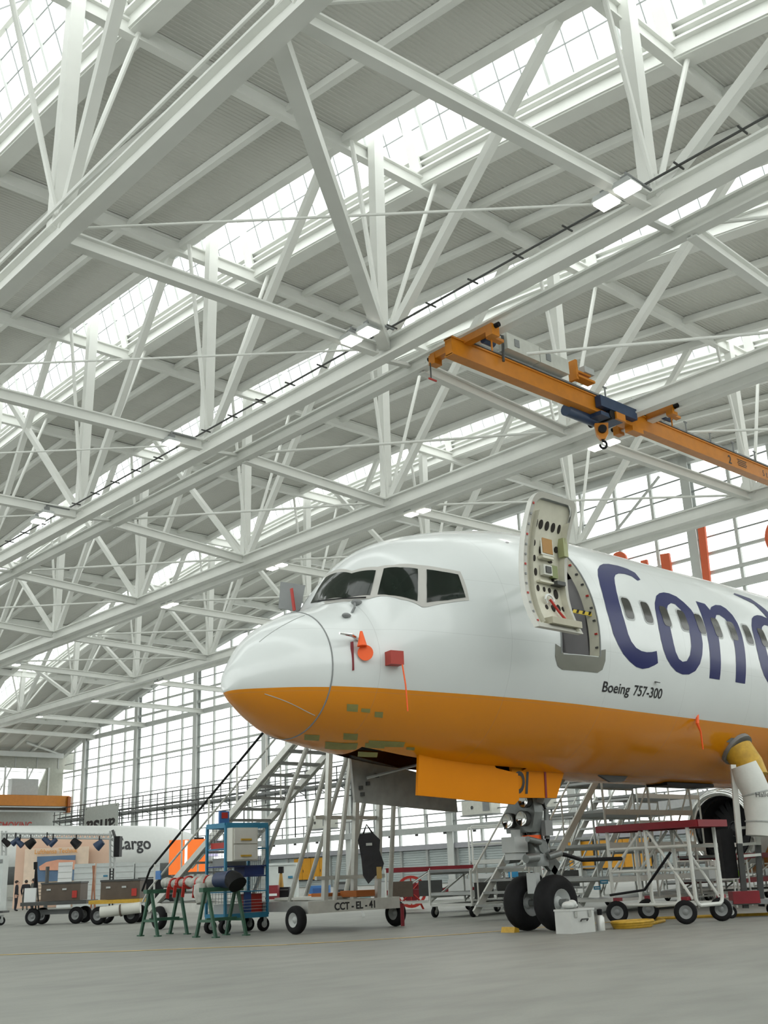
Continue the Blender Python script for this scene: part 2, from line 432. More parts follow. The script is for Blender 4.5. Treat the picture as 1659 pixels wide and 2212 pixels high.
# ---- low wall under the glass: lintel, shutters, yellow doors
wl = thing('wall_far', (XW, 100, 0), 'low wall of pale shutters and yellow doors under the glass wall', kind='structure')
MB().box((XW+.45, 105, 1.8), (.3, 148, 3.6)).build('backing', SHUT, wl)
MB().box((XW-.05, 105, 3.82), (.7, 148, .55)).build('lintel', LINT, wl)
for i in range(len(ml)-1):
    y0, y1 = ml[i], ml[i+1]
    b = MB(); n = 14
    for k in range(n): b.box((XW+.22, (y0+y1)/2, .13+k*.25), (.12+.04*(k % 2), y1-y0-.35, .22))
    b.build('shutter', SHUT, wl)
    MB().box((XW+.1, y0, 1.8), (.4, .3, 3.6)).build('pier', LGREY, wl)
for ya, yb in ((107.0, 113.8), (60.5, 66.5), (67.0, 70.0), (150, 155), (98.0, 100.5)):
    d = thing('door_%d' % (int(ya)), (XW-.2, ya, .8), 'yellow double door in the low far wall', kind='structure')
    n = max(2, int(round((yb-ya)/1.7)))
    for k in range(n):
        a = ya+(yb-ya)*k/n; e = ya+(yb-ya)*(k+1)/n
        MB().box((XW-.12, (a+e)/2, 2.15), (.12, e-a-.07, 2.5)).build('door_leaf', DYEL, d)
        MB().box((XW-.2, e-.2, 1.9), (.06, .06, .3)).build('handle', DGREY, d)
    MB().box((XW-.05, (ya+yb)/2, 2.1), (.1, yb-ya+.15, 2.65)).build('door_frame', DGREY, d)
# pipe beam and shelf gallery above the low wall
pg = thing('wall_gallery', (XW-1.5, 100, 5), 'grey service gallery beam with brackets along the glass wall', kind='structure')
MB().box((XW-1.2, 100, 5.55), (.5, 130, .65)).build('gallery_beam', LGREY, pg)
for k in range(30):
    Y = 40+4.4*k
    MB().bar((XW-1.2, Y, 5.9), (XW-1.2, Y, 7.2), .12, .12).build('gallery_post', MGREY, pg)
    MB().bar((XW-1.2, Y, 6.2), (XW-.5, Y+.9, 7.1), .09, .09).build('gallery_strut', MGREY, pg)
    MB().box((XW-1.2, Y+1.8, 5.12), (.22, .3, .22)).build('bracket_foot', DGREY, pg)
MB().bar((XW-1.2, 38, 7.2), (XW-1.2, 168, 7.2), .1, .12).build('gallery_rail', MGREY, pg)
for Y, lab in ((106.3, 'behind the boarding stairs'), (80.0, "below the nose gear doors"), (72.5, "right of the nose gear")):
    a = thing('air_handling_unit', (XW-1.5, Y, 6.7), 'pale box-shaped air unit on the wall gallery '+lab, 'air unit', 'air units on the gallery')
    MB().box((XW-1.5, Y, 7.35), (1.4, 4.2, 1.5)).build('casing', OFFW, a)
    MB().box((XW-2.22, Y-1.4, 7.4), (.08, .9, .9)).build('grille', MGREY, a)
    MB().disc((XW-2.24, Y+.6, 7.4), (1, 0, 0), .18).build('port_hole', DGREY, a)
    MB().box((XW-1.5, Y, 6.62), (1.6, 4.6, .12)).build('shelf', MGREY, a)
# high walkway at the left part of the glass wall
wk = thing('wall_walkway', (XW-1, 140, 11), 'open steel walkway with railings crossing the glass wall', kind='structure')
wy0, wy1 = 96, YW-1
for z, dx, h, m in ((13.75, -2.0, .14, DGREY), (13.2, -.6, .1, MGREY), (12.7, -2.0, .1, MGREY), (12.2, -1.2, .16, DGREY), (11.75, -2.0, .22, MGREY), (11.5, -.8, .22, LGREY), (10.9, -1.4, .12, MGREY), (10.3, -.6, .1, DGREY)):
    MB().bar((XW+dx, wy0, z), (XW+dx, wy1, z), .14, h).build('walkway_rail', m, wk)
for k in range(40):
    Y = wy0+.6+(wy1-wy0-1)*k/39
    MB().bar((XW-2, Y, 10.4), (XW-2, Y, 13.75), .1, .1).build('walkway_post', DGREY, wk)
    if k % 2: MB().bar((XW-.4, Y, 11.0), (XW-2, Y, 11.7), .12, .1).build('walkway_bracket', MGREY, wk)
MB().box((XW-1.3, (wy0+wy1)/2, 11.6), (1.5, wy1-wy0, .06)).build('walkway_deck', MGREY, wk)
for k in range(7):
    Y = 100+11*k
    MB().tube([(XW-2.05, Y, 5.9), (XW-2.05, Y, 12)], .09, 6).build('riser_pipe', DGREY, wk)
# ---- the two walls behind the photographer: clad below, glazed above
for nm, a, e in (('wall_back', (-24.2, -12.3), (-24.2, YW)), ('wall_right', (-24.2, -12.3), (XW, -12.3))):
    wb = thing(nm, (a[0], a[1], 0), 'clad hangar wall with a high window band', kind='structure')
    L = math.hypot(e[0]-a[0], e[1]-a[1]); d = ((e[0]-a[0])/L, (e[1]-a[1])/L)
    ZB_ = 9.0
    MB().bar((a[0], a[1], ZB_/2), (e[0], e[1], ZB_/2), .4, ZB_).build('cladding', mat('back_wall_grey', (.45, .46, .44), .6), wb)
    n = int(L/8.5)
    for k in range(n+1):
        q = (a[0]+d[0]*L*k/n, a[1]+d[1]*L*k/n); zt = zr(q[1])
        MB().bar((q[0], q[1], ZB_), (q[0], q[1], zt), .6, .5).build('column', STEELG, wb)
        if k < n:
            q2 = (a[0]+d[0]*L*(k+1)/n, a[1]+d[1]*L*(k+1)/n)
            MB().add([(q[0], q[1], ZB_), (q2[0], q2[1], ZB_), (q2[0], q2[1], zr(q2[1])), (q[0], q[1], zt)], [(0, 1, 2, 3)]).build('pane', GLASS, wb)
            for z in (ZB_+5, ZB_+10, ZB_+15): MB().bar((q[0], q[1], z), (q2[0], q2[1], z), .25, .3).build('transom', STEELG, wb)
# ---- end wall at the left
we = thing('wall_left', (70, YW, 0), 'grey clad end wall with window band at the far end', kind='structure')
MB().box((50, YW+.4, 5.0), (80, .5, 10.0)).build('lower_cladding', OFFW, we)
MB().box((50, YW+.4, 13.0), (80, .5, 6.0)).build('mid_cladding', mat('end_wall_grey', (.50, .53, .50), .6), we)
MB().box((50, YW+.4, 22.0), (80, .5, 3.0)).build('upper_cladding', mat('end_wall_dim', (.42, .43, .38), .6), we)
MB().prism([(87.9, 16), (87.9, 20.6), (84.9, 20.6), (83.1, 16)], (0, YW+.3, 0), (1, 0, 0), (0, 0, 1), .5).build('corner_panel', mat('end_wall_corner', (.42, .44, .38), .6), we)
for k in range(12):
    x = 85.2-3.85*k
    MB().bar((x, YW, 16), (x, YW, 20.7), .28, .2).build('window_post', STEELG, we)
    if k: MB().bar((x+1.2, YW+.4, 20.6), (x-.9, YW+.4, 16), .22, .2).build('raking_post', STEELG, we)
    MB().bar((x+1.7, YW+.1, 20.5), (x+1.7, YW+.1, 23), .14, .1).build('cladding_seam', LGREY, we)
    MB().add([(x-1.8, YW+.5, 16), (x+1.8, YW+.5, 16), (x+1.8, YW+.5, 20.6), (x-1.8, YW+.5, 20.6)], [(0, 1, 2, 3)]).build('pane', GLASS, we)
for z in (17.4, 18.6, 19.9): MB().bar((40, YW+.2, z), (84, YW+.2, z), .1, .08).build('transom', STEELG, we)
MB().box((50, YW-1.2, 22.6), (74, .8, .8)).build('eaves_beam', STEELG, we)
MB().tube([(79, YW-4, 24.2), (87, YW-1, 22.8)], .2, 8).build('eaves_brace', STEELG, we)
MB().box((80.5, YW-.6, 17.3), (4.6, 1.6, 2.6)).build('wall_cabinet', LGREY, we)
RSIGN = mat('sign_red', (.62, .10, .09), .5)
text_on('NO SMOKING', (74.6, YW+.08, 10.55), (1, 0, 0), (0, 0, 1), 1.75, 'wall_lettering', RSIGN, we, sx=.74, weight=.03)
MB().box((44.0, YW+.1, 11.0), (1, .1, .1)).build('sign_rail', LGREY, we)
# ================================================================== THE AIRCRAFT
YF, XN = 12.9, 8.79
FS = [0, .04, .15, .35, .65, 1.0, 1.4, 1.75, 2.1, 2.5, 3.0, 3.6, 4.2, 5.0, 6.0, 7.5, 9.5, 60.]
FZT = [3.62, 3.90, 4.10, 4.38, 4.63, 4.82, 4.95, 5.12, 5.62, 6.06, 6.33, 6.53, 6.69, 6.85, 6.97, 7.03, 7.03, 7.03]
FZB = [3.62, 3.54, 3.43, 3.30, 3.14, 2.99, 2.91, 2.85, 2.80, 2.74, 2.67, 2.61, 2.58, 2.56, 2.54, 2.53, 2.53, 2.53]
FHW = [0, .22, .36, .56, .82, 1.02, 1.17, 1.29, 1.42, 1.55, 1.67, 1.80, 1.91, 2.03, 2.10, 2.11, 2.11, 2.11]
US = [math.sqrt(s) for s in FS]
def pchip_slopes(x, y):
    n = len(x); h = [x[i+1]-x[i] for i in range(n-1)]; d = [(y[i+1]-y[i])/h[i] for i in range(n-1)]; m = [0]*n
    m[0], m[-1] = d[0], d[-1]
    for i in range(1, n-1):
        if d[i-1]*d[i] <= 0: m[i] = 0
        else:
            w1, w2 = 2*h[i]+h[i-1], h[i]+2*h[i-1]; m[i] = (w1+w2)/(w1/d[i-1]+w2/d[i])
    return m
_SL = [pchip_slopes(US, q) for q in (FZT, FZB, FHW)]
import bisect
def prof(s):
    u = math.sqrt(max(s, 0)); i = min(max(bisect.bisect_right(US, u)-1, 0), len(US)-2); h = US[i+1]-US[i]; t = (u-US[i])/h
    out = []
    for y, m in zip((FZT, FZB, FHW), _SL):
        out.append((1+2*t)*(1-t)**2*y[i]+t*(1-t)**2*h*m[i]+t*t*(3-2*t)*y[i+1]+t*t*(t-1)*h*m[i+1])
    return out
def fpt(X, th, off=0.0):
    """point on the hull: station X, angle th in degrees (0 = port side, 90 = crown)"""
    a, b, w = prof(X-XN); t = math.radians(th); h = (a-b)/2
    p = np.array([X, YF-w*math.cos(t), (a+b)/2+h*math.sin(t)])
    if off:
        n = np.array([0, -math.cos(t)/max(w, .05), math.sin(t)/max(h, .05)])
        a2, b2, w2 = prof(X+.05-XN); q = np.array([X+.05, YF-w2*math.cos(t), (a2+b2)/2+(a2-b2)/2*math.sin(t)])-p
        n = n/np.linalg.norm(n); q /= np.linalg.norm(q); n -= q*(n@q); n /= np.linalg.norm(n); p = p+n*off
    return p
def hull_f(P):
    s = P[0]-XN
    if s <= 0: return 1.0
    a, b, w = prof(s); return ((P[1]-YF)/max(w, 1e-3))**2+((P[2]-(a+b)/2)/max((a-b)/2, 1e-3))**2-1
def fint(x, y):
    d = ray(x, y); d = d/np.linalg.norm(d); t = 11.0
    while t < 45:
        if hull_f(EYEP+d*t) < 0:
            lo, hi = t-.08, t
            for _ in range(16):
                m = (lo+hi)/2
                if hull_f(EYEP+d*m) < 0: hi = m
                else: lo = m
            P = EYEP+d*hi; a, b, w = prof(P[0]-XN)
            return P[0], math.degrees(math.atan2((P[2]-(a+b)/2)/((a-b)/2), (YF-P[1])/w))
        t += .08
    return None
def decal(loops, name, m, parent, off=.008, du=.5, dv=4.0, **k):
    """surface patch on the hull from outline loops in (station, angle)"""
    bm = bmesh.new()
    for lp in loops:
        vs = [bm.verts.new((p[0], p[1]/40.0, 0)) for p in lp]
        for i in range(len(vs)): bm.edges.new((vs[i], vs[(i+1) % len(vs)]))
    bmesh.ops.triangle_fill(bm, use_beauty=True, use_dissolve=False, edges=bm.edges[:])
    us = [v.co.x for v in bm.verts]; vv = [v.co.y for v in bm.verts]
    for lo, hi, st, nrm in ((min(us), max(us), du, (1, 0, 0)), (min(vv), max(vv), dv/40.0, (0, 1, 0))):
        q = lo+st
        while q < hi-1e-4:
            co = (q, 0, 0) if nrm[0] else (0, q, 0)
            bmesh.ops.bisect_plane(bm, geom=bm.verts[:]+bm.edges[:]+bm.faces[:], plane_co=co, plane_no=nrm); q += st
    bm.verts.index_update()
    V = [fpt(v.co.x, v.co.y*40.0, off) for v in bm.verts]; Fc = [tuple(v.index for v in f.verts) for f in bm.faces]
    bm.free()
    b = MB(); b.add(V, Fc)
    return b.build(name, m, parent, smooth=True, **k)
def hull_mat(name, zline, base, low, slope=0.0):
    m = mat(name, base, .22, var=.02, scale=1.2, coat=.35)
    n = m.node_tree; bs = n.nodes['Principled BSDF']; rp = [x for x in n.nodes if x.type == 'VALTORGB'][0]
    g = n.nodes.new('ShaderNodeNewGeometry'); sx = n.nodes.new('ShaderNodeSeparateXYZ'); n.links.new(g.outputs['Position'], sx.inputs[0])
    a = n.nodes.new('ShaderNodeMath'); a.operation = 'MULTIPLY_ADD'; a.inputs[1].default_value = slope; a.inputs[2].default_value = zline
    n.links.new(sx.outputs['X'], a.inputs[0])
    lt = n.nodes.new('ShaderNodeMath'); lt.operation = 'LESS_THAN'; n.links.new(sx.outputs['Z'], lt.inputs[0]); n.links.new(a.outputs[0], lt.inputs[1])
    mx = n.nodes.new('ShaderNodeMix'); mx.data_type = 'RGBA'; n.links.new(lt.outputs[0], mx.inputs[0])
    n.links.new(rp.outputs['Color'], mx.inputs[6]); mx.inputs[7].default_value = low+(1,)
    # faint skin joints along frames and stringers
    def line(axis, period, ofs, wd):
        q = n.nodes.new('ShaderNodeMath'); q.operation = 'MULTIPLY_ADD'; q.inputs[1].default_value = 1/period; q.inputs[2].default_value = ofs; n.links.new(sx.outputs[axis], q.inputs[0])
        fr = n.nodes.new('ShaderNodeMath'); fr.operation = 'FRACT'; n.links.new(q.outputs[0], fr.inputs[0])
        l2 = n.nodes.new('ShaderNodeMath'); l2.operation = 'LESS_THAN'; l2.inputs[1].default_value = wd/period; n.links.new(fr.outputs[0], l2.inputs[0]); return l2
    l1 = line('X', 2.3, .4, .008); l2 = line('Z', .93, .2, .006)
    mxl = n.nodes.new('ShaderNodeMath'); mxl.operation = 'MAXIMUM'; n.links.new(l1.outputs[0], mxl.inputs[0]); n.links.new(l2.outputs[0], mxl.inputs[1])
    ml_ = n.nodes.new('ShaderNodeMath'); ml_.operation = 'MULTIPLY'; ml_.inputs[1].default_value = .22; n.links.new(mxl.outputs[0], ml_.inputs[0])
    m2 = n.nodes.new('ShaderNodeMix'); m2.data_type = 'RGBA'; n.links.new(ml_.outputs[0], m2.inputs[0]); n.links.new(mx.outputs[2], m2.inputs[6]); m2.inputs[7].default_value = (.25, .25, .25, 1)
    n.links.new(m2.outputs[2], bs.inputs['Base Color'])
    return m
PWHITE, PYEL = (.74, .77, .765), (.80, .275, .0015)
HULLM = hull_mat('hull_paint', 3.66, PWHITE, PYEL, -.006)
RADM = hull_mat('radome_paint', 3.585, (.76, .79, .785), PYEL, 0.0)
jet = thing('airliner', (XN+20, YF, 0), 'white and yellow twin-engine airliner with open front door and blue lettering', 'aircraft')
S_RAD = 1.09
X_D0, X_D1, TH_D0, TH_D1 = 13.93, 14.90, -10.5, 47.0
X_W0, X_W1, TH_W0, TH_W1 = 10.95, 14.5, 253.0, 287.0
def hull_mesh(s0, s1, extra=(), holes=(), tht=()):
    ss = []
    s = s0
    while s < s1-1e-6:
        ss.append(s); s += .02 if s < .1 else .05 if s < .5 else .1 if s < 7 else .6
    ss.append(s1)
    ss = sorted(set([round(q, 4) for q in ss]+[round(e-XN, 4) for e in extra if s0 < e-XN < s1]))
    ths = sorted(set([i*4.0 for i in range(-15, 75)]+list(tht)))
    b = MB(); vs = []
    for s in ss:
        for t in ths: vs.append(fpt(XN+s, t))
    n = len(ths); fs = []
    for i in range(len(ss)-1):
        for j in range(n):
            k = (j+1) % n
            xm = XN+(ss[i]+ss[i+1])/2; tm = (ths[j]+(ths[k] if k else ths[0]+360))/2
            if any(h[0] < xm < h[1] and h[2] < tm < h[3] for h in holes): continue
            fs.append((i*n+j, i*n+k, (i+1)*n+k, (i+1)*n+j))
    return b.add(vs, fs)
hull_mesh(0.0, S_RAD).build('radome', RADM, jet, smooth=60, origin=(XN, YF, 3.6))
hull_mesh(S_RAD, 45.0, (X_D0, X_D1, X_W0, X_W1), [(X_D0, X_D1, TH_D0, TH_D1), (X_W0, X_W1, TH_W0, TH_W1)], (TH_D0, TH_D1, TH_W0, TH_W1)).build('fuselage', HULLM, jet, smooth=60)
# radome joint ring and diverter strips
b = MB(); b.tube([fpt(XN+S_RAD, t, .002) for t in range(0, 361, 5)], .011, 5); b.build('radome_joint', MGREY, jet)
for th in (62, -48): 
    b = MB(); b.tube([fpt(XN+S_RAD-.05-.7*i/8, th+(-6 if th > 0 else 10)*i/8, .003) for i in range(9)], .006, 4); b.build('diverter_strip', LGREY, jet)
# ---- flight deck windows
FRAME = mat('window_frame_grey', (.50, .49, .46), .45)
CPIT = mat('cockpit_glass_dark', (.010, .016, .012), .08, var=.3, spec=.4)
def px_loop(pts): return [fint(*p) for p in pts]
w1 = [(672, 1304), (690, 1301), (745, 1293), (799, 1286), (806, 1259), (812, 1233), (760, 1240), (705, 1248)]
w2 = [(815, 1285), (840, 1286), (865, 1289), (885, 1294), (901, 1299), (902, 1260), (902, 1230), (865, 1227), (829, 1229), (822, 1256)]
w3 = [(921, 1302), (965, 1297), (1005, 1291), (997, 1265), (989, 1242), (955, 1236), (921, 1231), (921, 1265)]
band = [(640, 1312), (700, 1306), (797, 1294), (865, 1295), (912, 1312), (925, 1311), (1013, 1297), (1008, 1272), (994, 1235), (955, 1228), (905, 1221), (850, 1221), (815, 1225), (760, 1234), (702, 1245), (690, 1252)]
band = [p for p in band if fint(*p)]
fr = decal([[q for q in px_loop(band)]], 'flight_deck_frame', FRAME, jet, .006, .08, 3.0)
for wlp in (w1, w2, w3):
    decal([px_loop(wlp)], 'flight_deck_window', CPIT, fr, .014, .08, 3.0)
mir = lambda lp: [(u, 180-v) for u, v in lp]
for wlp in (w2, w3): decal([mir(px_loop(wlp))], 'flight_deck_window', CPIT, fr, .014, .08, 3.0)
# wiper on the windshield base
b = MB(); b.tube([fpt(*fint(790, 1293), .04), fpt(*fint(740, 1298), .05), fpt(*fint(690, 1304), .05)], .012, 5); b.build('wiper', BLACKG, jet)
# probes and fairings
for x, y, r in ((748, 1333, .055), (771, 1304, .07)):
    u, v = fint(x, y); p = fpt(u, v, .03); b = MB(); b.sphere(p, (r*1.5, r, r*.7), 10, 6); b.build('sensor_fairing', MGREY, jet, smooth=True)
u, v = fint(766, 1319); b = MB(); b.tube([fpt(u-.06, v-1, .0), fpt(u, v, .06), fpt(u+.05, v+3, .09)], .02, 6); b.build('sensor_vane', MGREY, jet)
for x0, x1, yy in ((736, 776, 1382),):
    b = MB(); p = fpt(*fint(x1, yy), .0); q = fpt(*fint(752, yy+2), .16); b.tube([p, q, q+np.array([-.22, 0, .0])], [.03, .028, .018], 8); b.build('pitot_probe', CHROME, jet)
# ---- cabin windows
WGL = mat('cabin_glass', (.05, .05, .045), .12, var=.3)
for k in range(26):
    X = 15.885+.582*k; thc = 14.2
    def rr(hx, hv, n=5):
        out = []
        for cx, cv, a0 in ((1, 1, 0), (-1, 1, 90), (-1, -1, 180), (1, -1, 270)):
            for i in range(n+1):
                a = math.radians(a0+90*i/n); out.append((X+cx*hx*.45+hx*.55*math.cos(a), thc+cv*hv*.55+hv*.45*math.sin(a)))
        return out
    f = decal([rr(.155, 6.1)], 'cabin_window', LGREY, jet, .004, 1, 3)
    decal([rr(.125, 5.2)], 'pane', WGL, f, .009, 1, 3)
# ---- lettering
LBLUE = mat('lettering_blue', (.006, .011, .10), .28, var=.03, coat=.0, spec=.35)
LTBLK = mat('lettering_black', (.015, .015, .018), .35, var=.02)
zc = lambda L: [(1280+x/4.377, 1180+y/4.377) for x, y in L]
LC = zc([(452, 318), (400, 252), (330, 215), (240, 185), (150, 168), (100, 168), (65, 185), (48, 220), (50, 280), (70, 370), (100, 480), (130, 600), (160, 700), (195, 830), (240, 930), (290, 1020), (350, 1090), (410, 1140), (470, 1160), (530, 1150), (585, 1125), (617, 1105), (605, 990), (560, 1000), (510, 1002), (460, 990), (410, 960), (365, 900), (335, 830), (310, 740), (280, 640), (250, 530), (225, 430), (210, 350), (205, 300), (215, 272), (245, 258), (300, 262), (370, 285), (425, 325)])
LO = zc([(590, 590), (587, 540), (600, 470), (630, 445), (670, 437), (720, 445), (790, 475), (860, 530), (930, 600), (985, 690), (1020, 800), (1040, 920), (1035, 1030), (1015, 1110), (970, 1180), (910, 1212), (850, 1212), (790, 1185), (740, 1130), (700, 1060), (670, 980), (645, 880), (625, 780), (605, 670)])
LOI = zc([(703, 590), (710, 560), (740, 538), (780, 548), (830, 600), (872, 690), (905, 770), (925, 860), (932, 950), (920, 1030), (890, 1085), (850, 1092), (815, 1065), (785, 1000), (765, 920), (748, 840), (730, 760), (715, 680)])
LN = zc([(975, 520), (1060, 545), (1110, 605), (1120, 575), (1160, 555), (1210, 560), (1260, 590), (1320, 650), (1370, 730), (1410, 840), (1435, 960), (1448, 1100), (1448, 1200), (1440, 1300), (1350, 1285), (1355, 1180), (1355, 1080), (1345, 960), (1325, 860), (1290, 750), (1250, 685), (1200, 650), (1170, 650), (1160, 680), (1175, 760), (1190, 860), (1205, 980), (1212, 1100), (1208, 1200), (1200, 1262), (1103, 1247), (1110, 1150), (1110, 1050), (1100, 940), (1080, 830), (1050, 720), (1010, 600)])
LC, LO, LOI, LN = [px_loop(q) for q in (LC, LO, LOI, LN)]
decal([LC], 'letter', LBLUE, jet, .005, 1, 3); decal([LO, LOI], 'letter', LBLUE, jet, .005, 1, 3); decal([LN], 'letter', LBLUE, jet, .005, 1, 3)
sh = lambda lp, d: [(u+d, v) for u, v in lp]
D_ = 3.42
decal([sh(LO, D_), sh(LOI, D_)], 'letter', LBLUE, jet, .005, 1, 3)
decal([[(21.25, -12.8), (21.60, -12.8), (21.66, 10), (21.50, 36), (21.30, 45), (20.75, 47), (20.62, 45), (21.15, 39), (21.28, 20), (21.27, 0)]], 'letter', LBLUE, jet, .006, 1, 3)
decal([sh(LO, D_+1.75), sh(LOI, D_+1.75)], 'letter', LBLUE, jet, .005, 1, 3)
decal([[(23.75, -12.8), (24.1, -12.8), (24.1, 12), (24.2, 22), (24.6, 23), (24.6, 30), (24.25, 31), (24.05, 26), (24.0, 30), (23.75, 31)]], 'letter', LBLUE, jet, .005, 1, 3)
for word, xa, xb in (('Boeing', 15.07, 15.83), ('757-300', 15.95, 16.80)):
    V, Fc = text2d(word, 1.0, 0, .012)
    xs = [p[0] for p in V]; x0_, x1_ = min(xs), max(xs)
    b = MB(); b.add([fpt(xa+(p[0]-x0_)/(x1_-x0_)*(xb-xa), -25.4+p[1]*6.6, .006) for p in V], Fc); b.build('type_lettering', LTBLK, jet)
# primer patches on the belly
for x, y, w, h in ((795, 1145, 62, 46), (868, 1160, 50, 26), (940, 1183, 46, 36), (572, 1308, 84, 38), (785, 1303, 80, 42), (735, 1350, 180, 50), (985, 1340, 200, 44), (1115, 1370, 46, 20), (880, 1400, 110, 36), (920, 1352, 110, 34)):
    x, y, w, h = 450+x/2.552, 1080+y/2.552, w/2.552/2, h/2.552/2
    q = [fint(x-w, y-h+w*.06), fint(x+w, y-h+w*.16), fint(x+w*.9, y+h), fint(x-w*1.04, y+h-2)]
    if all(q): decal([q], 'primer_patch', PRIMER, jet, .004, .15, 4)
# ---- door opening: reveal, vestibule, sill plate
INT = mat('vestibule_grey', (.40, .39, .40), .6)
b = MB()
ring = [(X_D0, t) for t in np.linspace(TH_D0, TH_D1, 14)]+[(X_D1, t) for t in np.linspace(TH_D1, TH_D0, 14)]
po = [fpt(u, v) for u, v in ring]; pi = [p+np.array([0, .22, 0]) for p in po]; n = len(po)
b.add(po+pi, [(i, (i+1) % n, n+(i+1) % n, n+i) for i in range(n)]); b.build('door_reveal', DOORIN, jet)
b = MB(); b.box((14.4, 12.2, 5.3), (1.5, .06, 2.1)); b.box((15.15, 11.9, 5.3), (.05, .6, 2.1)); b.box((13.65, 11.9, 5.3), (.05, .6, 2.1)); b.box((14.4, 11.95, 6.3), (1.5, .5, .05)); b.box((14.4, 11.6, 4.33), (1.5, 1.3, .05)); b.box((15.05, 11.4, 5.1), (.05, .5, 1.5)); b.box((13.78, 11.4, 5.1), (.05, .5, 1.5))
b.build('vestibule', INT, jet)
out = decal([[(X_D0-.14, -6.5), (X_D0-.14, -12), (X_D0-.06, -16), (X_D0+.05, -17.5), (X_D1-.04, -17.5), (X_D1+.08, -16), (X_D1+.14, -12), (X_D1+.14, -7.0), (X_D1+.02, -7.6), (X_D1-.05, -10.8), (X_D0+.05, -10.8), (X_D0-.01, -8)]], 'sill_plate', mat('sill_grey', (.22, .22, .19), .45, .3), jet, .007, .2, 3)
b = MB(); b.tube([fpt(X_D0, t, .004) for t in np.linspace(TH_D0, TH_D1, 14)]+[fpt(u, TH_D1, .004) for u in np.linspace(X_D0, X_D1, 5)][1:]+[fpt(X_D1, t, .004) for t in np.linspace(TH_D1, TH_D0, 14)][1:], .014, 5); b.build('door_seal', MGREY, jet)
for k in range(9):
    t = TH_D0+4+(TH_D1-TH_D0-8)*k/8
    b = MB(); b.box(fpt(X_D1-.02, t, -.06), (.02, .05, .03)); b.build('door_stop', RED if k % 3 == 1 else DGREY, jet)
b = MB(); b.bar((14.0, 11.0, 5.12), (14.9, 10.93, 5.10), .02, .06); st = b.build('barrier_strap', mat('strap_yellow', (.65, .48, .05), .6), jet)
for k in range(6):
    b = MB(); xk = 14.06+k*.15; b.prism([(0, -.031), (.05, -.031), (.09, .031), (.04, .031)], (xk, 10.985-.009*k, 5.115), (1, -.075, 0), (0, 0, 1), .03); b.build('strap_stripe', BLACKG, st)
b = MB(); b.tube([(14.25, 11.9, 4.62), (14.75, 11.5, 4.72)], .02, 6); b.build('grab_handle', DRED, jet)
# ---- the open door, swung out ahead of its opening with the inner side showing
dr = None
DX0, DX1, DZ0, DZ1, DYM = 12.22, 13.26, 4.38, 6.46, 10.22
def dpt(x, z, inn=0.0):
    q = (z-5.12); return np.array([x, DYM-(2.0-math.sqrt(max(.1, 2.0**2-q*q)))*(1.5 if q < 0 else .72)-inn, z])
def door_grid(x0, x1, z0, z1, inn, n=16, cut=.0, m=3):
    b = MB(); vs = []; fs = []
    for i in range(n+1):
        z = z0+(z1-z0)*i/n
        c_ = cut*max(0, 1-min(z-z0, z1-z)/max(cut, 1e-4))**1.7 if cut else 0
        for j in range(m+1): vs.append(dpt(x0+c_+(x1-x0-2*c_)*j/m, z, inn))
    for i in range(n):
        for j in range(m): fs.append((i*(m+1)+j, i*(m+1)+j+1, (i+1)*(m+1)+j+1, (i+1)*(m+1)+j))
    return b.add(vs, fs)
dr = door_grid(DX0, DX1, DZ0, DZ1, 0, 20, .16).build('cabin_door', mat('door_skin', PWHITE, .3, coat=.4), jet, smooth=True)
def strip(pts, d0, d1, name, m):
    b = MB(); vs = [dpt(x, z, d0) for x, z in pts]+[dpt(x, z, d1) for x, z in pts]; n = len(pts)
    b.add(vs, [(i, i+1, n+i+1, n+i) for i in range(n-1)]); return b.build(name, m, dr, smooth=True)
def dring(ins, n=10):
    x0, x1, z0, z1 = DX0+ins, DX1-ins, DZ0+ins, DZ1-ins; r = .16
    out = []
    for cx, cz, a0 in ((x1-r, z1-r, 0), (x0+r, z1-r, 90)):
        for i in range(6):
            a = math.radians(a0+18*i); out.append((cx+r*math.cos(a), cz+r*math.sin(a)))
    out += [(x0, z1-r-(z1-z0-r)*i/n) for i in range(1, n+1)]
    out += [(x1, z0)]+[(x1, z0+(z1-z0-r)*i/n) for i in range(1, n+1)]
    return out
R0, R1_ = dring(0), dring(.075)
strip(R0, 0, .10, 'door_edge', mat('door_edge_silver', (.58, .58, .54), .4, .3))
b = MB(); n = len(R0); b.add([dpt(x, z, .10) for x, z in R0]+[dpt(x, z, .105) for x, z in R1_], [(i, i+1, n+i+1, n+i) for i in range(n-1)]); b.build('door_flange', mat('door_flange_grey', (.52, .51, .46), .45), dr)
door_grid(DX0+.07, DX1-.05, DZ0+.04, DZ1-.08, .04, 20, .1).build('door_inner_panel', DOORIN, dr, smooth=True)
strip([(DX0+.19, DZ0+.1+(DZ1-DZ0-.35)*i/12) for i in range(13)], .04, .13, 'door_rib', DOORIN)
strip([(DX1-.14, DZ0+.02+(DZ1-DZ0-.35)*i/12) for i in range(13)], .04, .16, 'door_rib', DOORIN)
HOLE = mat('lightening_hole_dark', (.02, .016, .012), .8)
def dhole(fx, fz, rx, rz, m=HOLE, inn=.047, name='lightening_hole'):
    x, z = DX0+(DX1-DX0)*fx, DZ0+(DZ1-DZ0)*fz; b = MB(); c_ = dpt(x, z, inn)
    dz = dpt(x, z+.01, inn)-dpt(x, z-.01, inn); dz /= np.linalg.norm(dz)
    b.prism([(rx*math.cos(t*math.pi/7), rz*math.sin(t*math.pi/7)) for t in range(14)], c_, (1, 0, 0), tuple(dz), .012); return b.build(name, m, dr)
for fx in (.25, .36, .5, .64, .78): dhole(fx, .80, .032 if fx not in (.5, .64, .36) else .045, .075)
